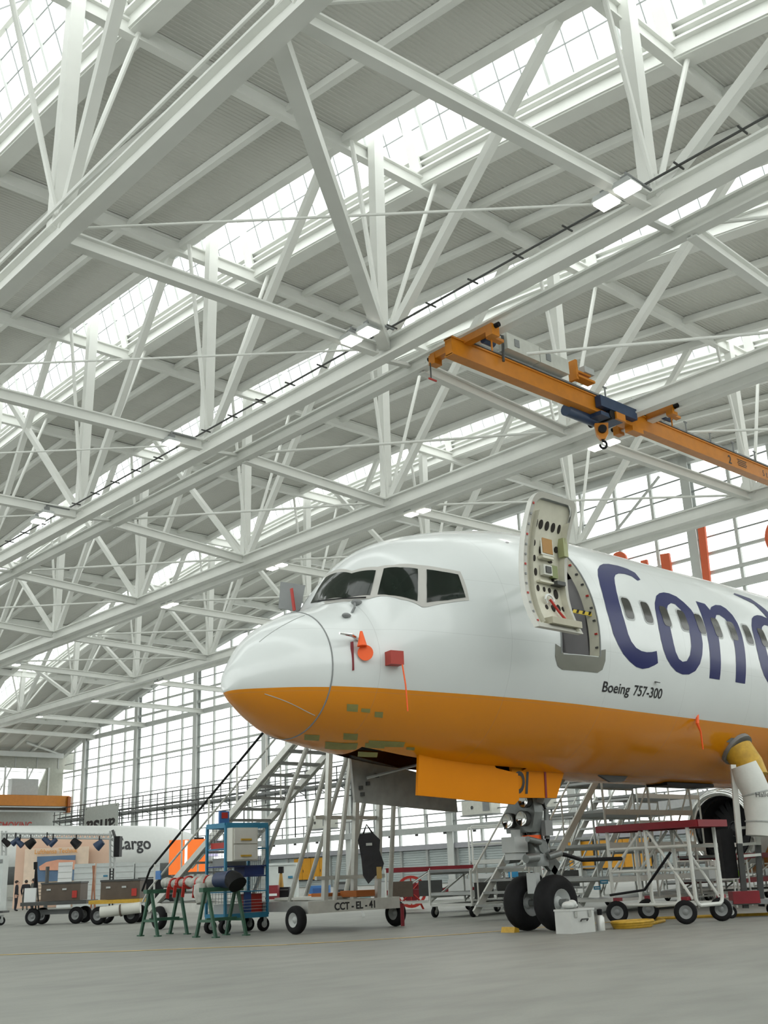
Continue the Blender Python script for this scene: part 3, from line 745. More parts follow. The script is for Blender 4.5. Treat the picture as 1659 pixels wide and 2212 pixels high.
for fx, fz, rx, rz in ((.27, .66, .03, .05), (.78, .65, .045, .05), (.30, .55, .025, .05), (.33, .45, .03, .06), (.36, .33, .03, .05), (.5, .33, .025, .04), (.62, .33, .03, .04), (.76, .31, .05, .08), (.47, .19, .03, .04), (.62, .19, .04, .06), (.75, .2, .04, .06), (.86, .2, .035, .04), (.42, .62, .025, .06), (.66, .55, .05, .025), (.72, .42, .03, .05)): dhole(fx, fz, rx, rz)
def dbox(fx, fz, sx, sz, th, m, name):
    x, z = DX0+(DX1-DX0)*fx, DZ0+(DZ1-DZ0)*fz; b = MB(); b.box(dpt(x, z, .05+th/2), (sx, th, sz)); return b.build(name, m, dr)
dbox(.55, .66, .24, .26, .02, TAN, 'lining_window'); dbox(.55, .66, .3, .32, .012, OFFW, 'lining_frame')
dbox(.52, .47, .2, .16, .08, OFFW, 'latch_box'); dbox(.52, .47, .12, .1, .1, DGREY, 'latch_plate'); dbox(.7, .47, .14, .2, .06, mat('olive_green', (.22, .26, .10), .5), 'actuator_bracket')
dbox(.86, .66, .1, .3, .12, mat('olive_green2', (.34, .36, .18), .5), 'hinge_bracket'); dbox(.5, .56, .26, .04, .1, DOORIN, 'cross_member'); dbox(.58, .38, .5, .03, .07, DOORIN, 'cross_member')
dbox(.75, .38, .2, .06, .14, DGREY, 'handle_lever'); dbox(.6, .06, .7, .1, .16, mat('slide_bar', (.45, .42, .32), .5), 'girt_bar')
b = MB(); p0 = dpt(12.78, 4.9, .09); b.tube([p0, dpt(12.9, 4.72, .1), dpt(13.0, 4.58, .1)], .02, 6); b.build('red_strap', RED, dr)
b = MB(); b.tube([dpt(12.72, 4.84, .07)]+[dpt(12.76+.1*math.cos(a), 4.88+.09*math.sin(a), .1) for a in np.linspace(3.0, -.2, 8)], .018, 6); b.build('white_lanyard', WHITE, dr)
for k in range(13):
    z = DZ0+.1+k*.15; b = MB(); b.box(dpt(DX0+.035, z, .11), (.03, .015, .03)); b.build('edge_fastener', RED if k % 3 == 0 else MGREY, dr)
b = MB(); b.bar(dpt(13.2, 5.25, .0), (13.95, 10.95, 5.3), .12, .1); b.bar(dpt(13.2, 5.75, .0), (13.95, 11.05, 5.8), .1, .1); b.build('hinge_arm', mat('hinge_green', (.36, .38, .22), .5), dr)
# ---- covers and streamers on the nose
u, v = fint(758, 1390); p = fpt(u, v, .05)
b = MB(); b.bar(p, p-np.array([0, 0, .42]), .055, .012, (1, 0, 0)); b.build('warning_streamer', DRED, jet)
u, v = fint(775, 1392); p = fpt(u, v, .12)
b = MB(); b.tube([p+np.array([0, 0, .14]), p+np.array([.0, -.01, -.08])], [.02, .075], 10); b.disc(p+np.array([.07, 0, -.17]), (.6, .8, 0), .115, 20, .02); b.build('probe_cover', FLUO, jet, label='fluorescent orange probe cover with round tag')
u, v = fint(845, 1424); p = fpt(u, v, .0)
b = MB(); b.box(p+np.array([0, -.06, .0]), (.22, .2, .2), math.radians(-12)); b.build('sensor_cover', mat('cover_red', (.42, .045, .03), .5), jet)
b = MB(); b.tube([p+np.array([.06, -.17, -.1]), p+np.array([.08, -.2, -.4]), p+np.array([.1, -.2, -.78])], .012, 5); b.build('red_streamer', FLUO, jet)
u, v = fint(1506, 1556); p = fpt(u, v, .03)
b = MB(); b.tube([p+np.array([0, 0, .16]), p+np.array([-.08, -.02, -.05]), p+np.array([-.02, -.03, -.2]), p+np.array([.03, -.0, -.52])], [.03, .035, .02, .015], 6); b.build('port_streamer', FLUO, jet)
# grey board with red ribbon beyond the nose
p = at_y(632, 1288, 14.1); b = MB(); b.prism([(-.24, -.2), (.12, -.28), (.22, .18), (-.2, .26)], p, (.73, -.68, 0), (0, 0, 1), .03); bd = b.build('probe_shield', MGREY, jet, label='grey shield board on the starboard nose')
b = MB(); b.bar(p+np.array([-.1, -.1, .1]), p+np.array([-.06, -.12, -.28]), .06, .02, (1, 0, 0)); b.build('ribbon', RED, bd)
# belly details
for x, y in ((1578, 1598),):
    decal([[(19.45, -43.5), (19.55, -41), (19.68, -41), (19.62, -44)]], 'drain_panel', MGREY, jet, .006, .2, 3)
b = MB(); b.prism([(0, 0), (.9, 0), (.75, -.1), (.35, -.12)], (16.6, YF-.5, 2.60), (1, 0, 0), (0, 0, 1), .05); b.build('blade_antenna', DGREY, jet)
b = MB(); b.box((19.9, YF-.1, 2.52), (1.7, .5, .06)); b.build('belly_fairing', BLACKG, jet)
u, v = fint(1416, 1473); b = MB(); b.bar(fpt(u, v, 0), fpt(u, v, .08), .06, .015); b.build('drain_mast', DGREY, jet)
# ---- nose gear
def wheel(c, axis, R, w, name, parent, hub=.5, hubm=None, tm=None):
    """tyre with hub as a sub-part"""
    h = w/2
    b = MB(); b.lathe(c, axis, [(-h*.75, R*hub), (-h*.95, R*.72), (-h*.8, R*.9), (-h*.45, R*.985), (0, R), (h*.45, R*.985), (h*.8, R*.9), (h*.95, R*.72), (h*.75, R*hub)], 28)
    t = b.build(name, tm or BLACK, parent, smooth=50)
    b = MB(); b.lathe(c, axis, [(-h*.7, .001), (-h*.55, R*hub*.35), (-h*.3, R*hub*.5), (-h*.62, R*hub*.85), (-h*.8, R*hub*1.03), (h*.8, R*hub*1.03), (h*.62, R*hub*.85), (h*.3, R*hub*.5), (h*.55, R*hub*.35), (h*.7, .001)], 20)
    b.build('hub', hubm or LGREY, t, smooth=50)
    return t
GX = 15.30
wheel((GX, 12.56, .455), (0, 1, 0), .455, .37, 'nose_wheel', jet, .47, LGREY); wheel((GX, 13.24, .455), (0, 1, 0), .455, .37, 'nose_wheel', jet, .47, LGREY)
b = MB(); b.tube([(GX, 12.3, .455), (GX, 13.5, .455)], .06, 10); b.build('axle', GEARM, jet)
b = MB(); b.tube([(GX, YF, .4), (GX+.0, YF, 1.15)], .085, 14); b.build('oleo_piston', CHROME, jet, smooth=True)
b = MB(); b.tube([(GX, YF, 1.05), (GX, YF, 1.15), (GX, YF, 1.3), (GX-.02, YF, 2.7)], [.2, .2, .14, .15], 16); b.build('gear_strut', GEARM, jet, smooth=True)
b = MB(); b.tube([(GX, YF-.17, 1.38), (GX, YF+.17, 1.38)], .12, 12); b.tube([(GX-.2, YF, 1.3), (GX+.2, YF, 1.3)], .15, 12); b.build('steering_collar', GEARM, jet, smooth=True)
b = MB(); b.box((GX-.42, YF+.12, 1.42), (.34, .3, .26)); b.box((GX-.42, YF+.12, 1.24), (.28, .24, .14)); b.box((GX-.4, YF+.1, 1.6), (.12, .12, .14)); b.build('steering_actuator', LGREY, jet)
for k in (-1, 1):
    b = MB(); b.tube([(GX-.25, YF+.22*k, 1.2), (GX-.55, YF+.22*k, 1.18)], .075, 10); b.build('steering_cylinder', GEARM, jet, smooth=True)
b = MB(); b.bar((GX+.14, YF, 1.28), (GX+.5, YF, .98), .26, .08, (0, 1, 0)); b.bar((GX+.5, YF, .98), (GX+.12, YF, .62), .24, .08, (0, 1, 0)); b.build('torque_link', GEARM, jet)
b = MB(); b.tube([(GX+.1, YF-.05, 1.3), (GX+.45, YF-.3, 1.22), (GX+.8, YF-.35, 1.13), (GX+1.9, YF-.4, 1.13)], .035, 8); b.build('tow_lever', BLACKG, jet)
b = MB(); b.prism([(-.42, 1.62), (.16, 1.62), (.26, 1.95), (.24, 2.2), (-.3, 2.2), (-.46, 1.9)], (GX-.16, YF, 0), (0, -1, 0), (0, 0, 1), .22); b.build('light_bracket', GEARM, jet)
b = MB(); b.bar((GX-.1, YF-.05, 2.1), (GX-.3, YF+.38, 2.5), .1, .1); b.bar((GX-.1, YF-.25, 2.1), (GX-.0, YF-.4, 2.6), .12, .12); b.bar((GX+.1, YF, 2.0), (GX+.9, YF, 2.6), .12, .12); b.build('drag_brace', GEARM, jet)
for dy, dz, r in ((.27, 1.83, .14), (-.05, 1.85, .14), (-.12, 2.14, .12)):
    c0 = (GX-.36, YF+dy, dz)
    b = MB(); b.lathe(c0, (-1, 0, 0), [(-.14, .03), (-.1, r*.9), (.03, r), (.035, r*.86)], 20); l = b.build('taxi_light', DGREY, jet, smooth=True)
    b = MB(); b.lathe(c0, (-1, 0, 0), [(.035, r*.88), (.0, r*.5), (-.01, .001)], 20); b.build('lens', CHROME, l, smooth=True)
for k, (y0, y1) in enumerate(((YF-.1, YF-.16), (YF+.1, YF+.14), (YF-.02, YF-.2))):
    b = MB(); b.tube([(GX+.12-.24*(k == 1), y0, 2.3), (GX+.17-.3*(k == 1), y1, 1.9), (GX+.12-.2*(k == 1), y1, 1.5), (GX+.16-.28*(k == 1), y0, 1.25)], .022, 6); b.build('hydraulic_line', BLACKG, jet)
b = MB(); b.lathe((GX-.1, YF, 1.52), (0, 0, 1), [(-.05, .17), (.05, .17)], 12); b.build('warning_band', FLUO, jet)
b = MB(); b.box((GX-.16, YF-.02, .78), (.12, .2, .34)); b.build('tow_fitting', LGREY, jet)
# doors of the nose gear bay
b = MB(); b.prism([(12.02, 2.84), (11.97, 2.75), (11.9, 2.15), (14.14, 2.04), (14.26, 2.12), (14.28, 2.55), (13.74, 2.62), (13.56, 2.80), (12.15, 2.86)], (0, 12.33, 0), (1, 0, 0), (0, 0, 1), .05); b.build('gear_door', YEL, jet)
b = MB(); b.prism([(11.58, 2.86), (11.64, 2.13), (13.98, 1.99), (13.94, 2.5)], (0, 13.5, 0), (1, 0, 0), (0, 0, 1), .05); gd = b.build('gear_door', mat('gear_door_inner', (.35, .35, .33), .5, var=.15, scale=5), jet, label='grey inner side of the starboard gear door')
b = MB(); b.tube([(11.85, 13.42, 2.5), (12.7, 13.0, 2.72)], .025, 6); b.build('door_rod', LGREY, gd)
for xx, zz in ((11.75, 2.35), (11.78, 2.25), (12.1, 2.55), (11.9, 2.42)):
    b = MB(); b.box((xx, 13.45, zz), (.05, .06, .06)); b.build('door_fitting', DGREY, gd)
b = MB(); b.prism([(14.22, 2.69), (15.55, 2.68), (15.63, 2.62), (15.36, 2.17), (14.25, 2.16)], (0, 12.42, 0), (1, 0, 0), (0, 0, 1), .05); ad = b.build('strut_door', YEL, jet)
b = MB(); b.bar((15.07, 12.39, 2.17), (15.1, 12.39, 2.69), .05, .012, (0, 1, 0)); b.build('red_stripe', DRED, ad)
text_on('OI', (14.18, 12.388, 2.24), (1, 0, 0), (0, 0, 1), .5, 'door_lettering', LTBLK, ad, shear=.25, sx=.8, weight=.014)
# gear bay interior
b = MB()
xs0, xs1 = X_W0, X_W1
b.box(((xs0+xs1)/2, YF, 3.4), (xs1-xs0, 1.0, .05)); b.box((xs0, YF, 3.15), (.05, 1.0, .5)); b.box((xs1, YF, 3.1), (.05, 1.0, .6)); b.box(((xs0+xs1)/2, YF-.48, 3.17), (xs1-xs0, .04, .46)); b.box(((xs0+xs1)/2, YF+.48, 3.17), (xs1-xs0, .04, .46))
b.build('gear_bay', DGREY, jet)
# ---- starboard engine and wing
EC = (33.4, 20.2, 2.05)
b = MB(); b.lathe(EC, (1, 0, 0), [(.5, .98), (.25, 1.0), (.06, 1.07), (0, 1.15), (.05, 1.26), (.22, 1.31)], 40); eng = b.build('engine_lip', CHROME, jet, smooth=60)
b = MB(); b.lathe(EC, (1, 0, 0), [(.2, 1.31), (1.0, 1.42), (2.6, 1.46), (4.2, 1.3), (5.6, .9)], 40); b.build('engine_cowl', mat('cowl_yellow', (.62, .22, .01), .35, coat=.3), jet, smooth=60)
b = MB(); b.lathe(EC, (1, 0, 0), [(.21, 1.315), (.7, 1.395), (.7, 1.40)], 40); b.build('cowl_band', WHITE, jet, smooth=60)
b = MB(); b.lathe(EC, (1, 0, 0), [(.5, .98), (.9, .97), (1.3, .97), (1.3, .001)], 32); b.build('inlet_duct', mat('inlet_dark', (.035, .034, .036), .5), jet, smooth=60)
b = MB(); b.lathe((EC[0]+1.25, EC[1], EC[2]), (-1, 0, 0), [(0, .3), (.25, .2), (.42, .06), (.45, .001)], 24); b.build('spinner', mat('spinner_dark', (.05, .05, .055), .35), jet, smooth=60)
b = MB(); b.lathe((EC[0]+1.0, EC[1], EC[2]), (-1, 0, 0), [(0, .24), (.02, .25), (.04, .24)], 20, True); b.build('spinner_ring', LGREY, jet)
for k in range(22):
    a = 2*math.pi*k/22; r0, r1 = .3, .96
    b = MB(); b.bar((EC[0]+1.2, EC[1]+r0*math.cos(a), EC[2]+r0*math.sin(a)), (EC[0]+1.15, EC[1]+r1*math.cos(a+.12), EC[2]+r1*math.sin(a+.12)), .16, .02, (1, .4, 0)); b.build('fan_blade', BLACKG, jet)
b = MB(); b.prism([(32, 14.2), (36, 17.5), (47, 34), (50, 34), (45, 14.2)], (0, 0, 3.6), (1, 0, 0), (0, 1, 0), .5); b.build('wing', mat('wing_grey', (.42, .43, .43), .45), jet)
b = MB(); b.sphere((31.5, YF, 3.0), (6.8, 2.7, 1.25), 32, 16); b.build('wing_root_fairing', HULLM, jet, smooth=60)
b = MB(); b.prism([(1.2, 1.3), (5, 1.35), (7, 1.75), (2.4, 1.75)], (EC[0], EC[1], EC[2]), (1, 0, 0), (0, 0, 1), .35); b.build('engine_pylon', WHITE, jet)
# ================================================================== ORANGE OVERHEAD CRANE
cr = thing('overhead_crane', (45, 30.5, 23.5), 'orange overhead travelling crane with navy hoist hung under the trusses', 'crane')
CY, CZ0, CZ1 = 30.6, 23.55, 24.40
b = MB(); b.box(((32.9+84)/2, CY, (CZ0+CZ1)/2), (51.1, .42, CZ1-CZ0)); b.box(((32.9+84)/2, CY, CZ0), (51.1, .55, .08)); b.box(((32.9+84)/2, CY, CZ1), (51.1, .55, .08)); b.build('girder', ORANGE, cr)
for dz, dy, w, m in ((.14, -.24, .1, MGREY), (.2, -.08, .14, MGREY), (.1, .15, .2, BROWN), (.22, .3, .1, ORANGE)):
    b = MB(); b.box(((34+84)/2, CY+dy, CZ1+dz), (50, w, .09)); b.build('cable_channel', m, cr)
for cx, ln in ((33.9, 2.0), (48.4, 1.9), (67.5, 1.9)):
    b = MB(); b.box((cx, CY, CZ1+.06), (.42, ln*2, .34)); c_ = b.build('end_carriage', ORANGE, cr)
    for s in (-1, 1):
        b = MB(); b.box((cx, CY+s*(ln-.15), CZ1-.12), (.5, .4, .5)); b.build('carriage_head', ORANGE, c_)
        b = MB(); b.tube([(cx, CY+s*ln, CZ1+.1), (cx, CY+s*(ln+.28), CZ1+.1)], .12, 12); b.build('buffer', BLACK, c_, smooth=True)
    b = MB(); b.tube([(cx+.25, CY-1.05, CZ1-.1), (cx+.95, CY-1.05, CZ1-.1)], .18, 12); b.build('drive_motor', NAVY, c_, smooth=True)
    b = MB(); b.box((cx+.5, CY-1.55, CZ1-.22), (.9, .3, .14)); b.box((cx+.3, CY-1.5, CZ1-.55), (.06, .06, .6)); b.build('drive_arm', ORANGE, c_)
b = MB(); b.tube([(33.6, CY+1.9, CZ1-.3), (33.6, CY+1.9, CZ1-1.15)], .035, 6); b.build('limit_rod', DGREY, cr)
b = MB(); b.tube([(33.45, CY+1.9, CZ1-1.15), (33.95, CY+1.9, CZ1-1.15)], .05, 6); b.build('limit_bar', RED, cr)
for x0, x1, z1 in ((36.3, 38.7, 25.55), (38.75, 41.0, 25.5)):
    b = MB(); b.box(((x0+x1)/2, CY-.42, (CZ1+.3+z1)/2), (x1-x0, .55, z1-CZ1-.3)); cb = b.build('control_cabinet', mat('cabinet_grey', (.56, .57, .52), .45), cr)
    b = MB(); b.box(((x0+x1)/2-.5, CY-.71, CZ1+.75), (.34, .04, .4)); b.build('vent', MGREY, cb)
b = MB(); b.tube([(34.6, CY-.3, CZ1+.5), (35.9, CY-.45, CZ1+1.0), (36.2, CY-.5, CZ1+1.0), (36.2, CY-.45, CZ0+.5)], .07, 6); b.build('supply_conduit', DGREY, cr)
b = MB(); b.box((35.6, CY-.35, CZ1+1.15), (1.1, .12, .1)); b.box((35.0, CY-.3, CZ1+.7), (.2, .2, .2)); b.build('cable_arm', ORANGE, cr)
b = MB(); b.box((41.6, CY-.5, CZ1+.75), (.16, .5, 1.1)); b.box((42.3, CY-.55, CZ1+.4), (1.4, .5, .12)); b.box((42.2, CY-.55, CZ1+.72), (1.2, .3, .1)); b.build('walk_bracket', ORANGE, cr)
b = MB(); b.box((42.6, CY-.6, CZ1+.95), (.8, .4, .35)); b.build('beacon_box', LGREY, cr)
for k in range(12):
    x = 44.5+2.55*k; b = MB(); b.tube([(x, CY-.3, CZ1+.1), (x, CY-.3, CZ1+.75)], .05, 6); b.tube([(x-.14, CY-.3, CZ1+.72), (x+.14, CY-.3, CZ1+.72)], .05, 6); b.build('cable_hook', MGREY, cr)
ho = MB(); ho.box((45.2, CY-.42, CZ0+.5), (3.2, .36, .62)); ho.box((44.6, CY, CZ0-.15), (1.9, 1.0, .22)); hob = ho.build('hoist_frame', NAVY, cr)
b = MB(); b.tube([(42.0, CY+.5, CZ0-.1), (44.4, CY+.5, CZ0-.1)], .33, 16); b.build('hoist_motor', NAVY, hob, smooth=True)
b = MB(); b.tube([(44.6, CY-.55, CZ0-.05), (44.6, CY+.95, CZ0-.05)], .26, 14); b.build('rope_drum', BLACKG, hob, smooth=True)
b = MB(); b.box((45.2, CY-.5, CZ0-.05), (.8, .3, .4)); b.build('trolley_plate', ORANGE, hob)
b = MB(); b.prism([(-.36, 0), (.36, 0), (.3, -.62), (.12, -.9), (-.12, -.9), (-.3, -.62)], (44.4, CY+.1, CZ0-.42), (.7, -.7, 0), (0, 0, 1), .3); hb = b.build('hook_block', ORANGE, cr)
b = MB(); b.disc((44.3, CY+.0, CZ0-.8), (.7, .7, 0), .22, 16, .36); b.build('sheave', BLACKG, hb)
b = MB(); b.tube([(44.4, CY+.1, CZ0-1.25)]+[(44.4+.18*math.cos(a)*.7, CY+.1-.18*math.cos(a)*.7, CZ0-1.6+.2*math.sin(a)) for a in np.linspace(1.6, -3.2, 12)], .065, 8); b.build('hook', BLACKG, hb, smooth=True)
text_on('2', (56.6, CY-.222, CZ0+.12), (1, 0, 0), (0, 0, 1), .75, 'crane_number', LTBLK, cr, weight=.015)
for k in range(4): 
    b = MB(); b.box((58.2+.0, CY-.222, CZ0+.62-.12*k), (1.1-.15*(k % 2), .01, .05)); b.build('plate_print', LTBLK, cr)
text_on('5 t', (60.6, CY-.222, CZ0+.2), (1, 0, 0), (0, 0, 1), .55, 'crane_number', LTBLK, cr)
b = MB(); b.box((47.2, CY-.05, CZ0-.16), (1.0, .5, .3)); b.build('stop_block', ORANGE, cr)
# second crane against the end wall
c2 = thing('wall_crane', (70, YW-4, 13.5), 'orange crane girder beyond the cargo jet at the far end wall', 'crane')
b = MB(); b.box((66.3, YW-3.5, 14.9), (42, 1.0, 1.7)); b.build('girder', ORANGE, c2)
b = MB(); b.box((66.3, YW-3.6, 13.85), (42, 1.2, .2)); b.box((66.3, YW-3.7, 13.2), (42, .5, .25)); b.build('girder_rail', LGREY, c2)
b = MB(); b.box((66.3, YW-3.3, 13.55), (42, .6, .3)); b.build('cable_trough', BROWN, c2)
b = MB(); b.box((87.1, YW-3.6, 14.3), (.5, 1.6, 2.6)); b.build('end_carriage', mat('rust_orange', (.35, .10, .02), .6), c2)
# ================================================================== LAMPS
LAMPS = [(29.73, 19.24, 'nearer', 'beside the first tie beam at upper right'), (29.62, 18.23, 'farther', 'beside the first tie beam at upper right'),
 (29.34, 33.3, 'nearer', 'where the wind brace meets the second truss'), (29.4, 32.2, 'farther', 'where the wind brace meets the second truss'),
 (29.32, 48.69, 'single', 'on the second truss at left of the wind brace'), (29.34, 64.07, 'nearer', 'on the second truss near the photo\'s left edge'), (29.5, 65.6, 'farther', 'on the second truss near the photo\'s left edge'),
 (49.3, 34.6, 'nearer', 'just below the crane hook block'), (49.3, 33.5, 'farther', 'just below the crane hook block'),
 (48.9, 49.9, 'nearer', 'above the cockpit roof of the airliner'), (49.0, 48.8, 'farther', 'above the cockpit roof of the airliner'),
 (49.2, 66.1, 'nearer', 'above the grey shield by the windshield'), (49.2, 64.9, 'farther', 'above the grey shield by the windshield'),
 (48.9, 81.3, 'nearer', 'on the third truss left of the radome'), (48.9, 80.2, 'farther', 'on the third truss left of the radome'),
 (49.35, 112.8, 'single', 'on the third truss near the left edge'), (68.2, 114.8, 'nearer', 'on the fourth truss left of the radome'), (68.2, 113.6, 'farther', 'on the fourth truss left of the radome'),
 (68.3, 130.8, 'single', 'on the fourth truss over the glass wall'), (68.2, 146.9, 'single', 'on the fourth truss over the end corner')]
for x, y, w, lab in LAMPS:
    l = thing('hangar_lamp', (x, y, 24.2), ('lit lamp ' if w == 'single' else w+' lamp of the lit pair ')+lab, 'lamp', 'hangar lamps on the trusses')
    b = MB(); b.prism([(-.42, 0), (.42, 0), (.3, .22), (-.3, .22)], (x, y, 24.25), (0, 1, 0), (0, 0, 1), .8); b.build('lamp_housing', LGREY, l)
    b = MB(); b.box((x, y, 24.2), (.62, .74, .08)); b.build('lens', LAMPE, l)
    b = MB(); b.box((x, y, 24.6), (.3, .3, .3)); b.build('ballast', MGREY, l)
    b = MB(); b.tube([(x, y, 24.6), (x, y, 24.95)], .05, 6); b.bar((x, y, 24.9), (x+(1.6 if x < 40 else -.6), y, 24.9), .08, .08); b.build('hanger', MGREY, l)
# ================================================================== HELPERS FOR GROUND EQUIPMENT
UP = np.array([0, 0, 1.0])
def gdepth(x, y): return depth_of(at_z(x, y))
def pbox(x0, y0, x1, y1, depth, th, b=None):
    """box facing the camera heading whose front covers that part of the picture at that depth"""
    p, q = at_d(x0, y1, depth), at_d(x1, y0, depth)
    w = abs((q-p)@RV); h = abs(q[2]-p[2]); c = (p+q)/2; c = c+HV*(th/2)
    b = b or MB(); b.box(c, (w, th, h), HEAD-math.pi/2); return b
class Loc:
    """local frame on the floor: u along, v across, w up"""
    def __init__(s, o, ang): s.o = np.array([o[0], o[1], 0.0]); s.a = ang; s.u = np.array([math.cos(ang), math.sin(ang), 0]); s.v = np.array([-math.sin(ang), math.cos(ang), 0])
    def __call__(s, u, v, w): return s.o+s.u*u+s.v*v+UP*w
    def box(s, b, u, v, w, du, dv, dw): b.box(s(u, v, w), (du, dv, dw), s.a); return b
def caster(L, u, v, r, parent, name='caster', m=None):
    c = L(u, v, r)
    b = MB(); b.lathe(c, tuple(L.v), [(-r*.3, .001), (-r*.3, r*.55), (-r*.36, r*.85), (-r*.2, r), (r*.2, r), (r*.36, r*.85), (r*.3, r*.55), (r*.3, .001)], 16); w_ = b.build(name, BLACK, parent, smooth=40)
    b = MB(); b.disc(c, tuple(L.v), r*.5, 12, r*.66); b.build('hub', m or LGREY, w_)
    b = MB(); b.box(L(u, v, r*2.15), (r*.9, r*.9, r*.3), L.a); b.bar(L(u, v-r*.5, r), L(u, v-r*.5, r*2.1), r*.15, r*.5, L.u); b.bar(L(u, v+r*.5, r), L(u, v+r*.5, r*2.1), r*.15, r*.5, L.u); b.build('fork', LGREY, w_)
# ================================================================== MOBILE STAIRS BEHIND THE NOSE
sx0, sx1 = 14.55, 15.75
st = thing('mobile_stairs', (15, 20, 0), 'aluminium mobile stairs with black handrail, climbing behind the radome', 'stairs')
sl = [at_x(x, y, sx0) for x, y in ((345, 1939), (690, 1534))]
dS = sl[1]-sl[0]
z_bot = .42; t0 = (z_bot-sl[0][2])/dS[2]; pA = sl[0]+dS*t0
z_top = 4.6; pB = sl[0]+dS*((z_top-sl[0][2])/dS[2])
for x in (sx0, sx0+.09, sx1, sx1+.09):
    o = np.array([x-sx0, 0, 0])
    b = MB(); b.bar(pA+o, pB+o, .05, .14 if x in (sx0, sx1) else .1); b.build('stringer', ALU, st)
nst = 19
for k in range(nst):
    p = pA+(pB-pA)*((k+.7)/nst)
    b = MB(); b.box((p[0]+.62, p[1], p[2]), (1.16, .26, .05)); b.build('tread', ALUD, st)
b = MB(); h0 = np.array([0, 0, .95]); b.tube([pA+np.array([0, .35, .45]), pA+h0, pB+h0], .028, 8); b.build('handrail', BLACKG, st)
b = MB(); b.tube([pA+np.array([0, .3, .2]), pA+np.array([0, 0, .5]), pB+np.array([0, 0, .5])], .024, 8); b.build('mid_rail', ALU, st)
b = MB(); b.tube([pA+h0+np.array([1.2, 0, 0]), pB+h0+np.array([1.2, 0, 0])], .028, 8); b.build('handrail', ALU, st)
for fr in (.03, .2, .36, .52, .68, .85):
    for x in (0, 1.24):
        p = pA+(pB-pA)*fr+np.array([x, 0, 0]); b = MB(); b.tube([p, p+h0], .022, 6); b.build('baluster', ALU, st)
b = MB(); b.box(pA+(pB-pA)*.06+np.array([-.02, 0, .55]), (.03, .22, .2)); b.build('notice_plate', MBLUE, st)
# base frame: two long rails along the climb and cross beams
yb0, yb1 = 17.4, pA[1]-.6
for x in (14.46, 16.0):
    b = MB(); b.box((x, (yb0+yb1)/2, .47), (.18, yb1-yb0, .2)); b.build('base_rail', ALU, st)
for Y in (yb0, 20.2, yb1):
    b = MB(); b.box((14.9 if Y == yb0 else 15.25, Y, .47), (2.4 if Y == yb0 else 1.6, .16, .22)); cb = b.build('cross_beam', ALU, st)
    if Y == yb0:
        text_on('CCT - EL - 41', (14.35, yb0-.085, .4), (1, 0, 0), (0, 0, 1), .19, 'stand_number', LTBLK, cb, weight=.006)
b = MB(); b.box((15.2, 18.6, .62), (1.5, 1.6, .05)); b.build('base_deck', OFFW, st)
for xx, Y in ((13.6, yb0+.15), (16.2, yb0+.15), (14.35, yb1-.25), (16.2, yb1-.25)):
    if True:
        wheel((xx-.02, Y, .26), (1, 0, .0), .26, .2, 'base_wheel', st, .5, LGREY)
# tower: raking legs and posts under the platform
b = MB(); b.box((14.95, pB[1]-.9, 4.6), (1.7, 1.9, .08)); b.build('platform', ALUD, st)
for x, xt in ((14.46, 14.6), (15.95, 15.7)):
    for Y, yt in ((17.45, 17.6), (20.3, 18.2), (18.9, 18.0)):
        b = MB(); b.tube([(x, Y, .55), (xt, yt-.9+(.5 if Y > 19 else 0), 4.6)], .05, 8); b.build('tower_leg', ALU, st)
for k, (x, y) in enumerate(((14.25, 17.5), (15.0, 17.5), (15.65, 17.5))):
    b = MB(); b.bar((x, y, .55), (x+.05, y-.3, 4.6), .1, .1); b.build('tower_post', ALU, st)
for z in (1.0, 2.15):
    b = MB(); b.bar((14.0, 17.45, z), (15.8, 17.45, z), .07, .07); b.build('tower_rail', ALU, st)
for x in (14.15, 15.7):
    b = MB(); b.tube([(x, pB[1]-.1, 4.6), (x, pB[1]-.1, 5.5), (x, pB[1]-1.7, 5.5), (x, pB[1]-1.7, 4.6)], .025, 6); b.build('guard_rail', ALU, st)
b = MB(); b.box((15.2, 17.6, .68), (.5, .5, .12)); b.box((14.95, 18.1, .66), (.7, .5, .1)); b.build('tool_tray', mat('tray_rust', (.40, .12, .02), .6), st)
b = MB(); b.tube([(15.95, 17.1, .45), (15.95, 17.1, .02)], .04, 8); b.build('stabiliser', DRED, st)
# black holdall hanging in the tower
bag = MB(); bp = at_d(795, 1815, 22.4)
vs = [(-.2, .0), (-.16, .12), (.1, .14), (.24, .0), (.22, -.2), (.3, -.45), (.24, -.62), (.12, -.68), (-.02, -.82), (-.12, -.66), (-.14, -.35)]
bag.prism(vs, bp, tuple(RV), (0, 0, 1), .16); bg_ = bag.build('holdall', mat('bag_black', (.02, .02, .024), .7, bump=.6, bscale=9), label='black cloth holdall with tan tag hanging in the stair tower', cat='bag')
b = MB(); b.box(bp+RV*.2-HV*.09+UP*-.62, (.1, .03, .22), HEAD-math.pi/2); b.build('tan_tag', mat('tag_tan', (.45, .30, .10), .6), bg_)
b = MB(); b.tube([bp+RV*-.1+UP*.1, bp+RV*-.02+UP*.3, bp+RV*.1+UP*.12], .02, 6); b.build('bag_strap', BLACK, bg_)
b = MB(); b.box(bp+RV*.02-HV*.09+UP*-.08, (.12, .02, .05), HEAD-math.pi/2); b.build('bag_patch', LGREY, bg_)
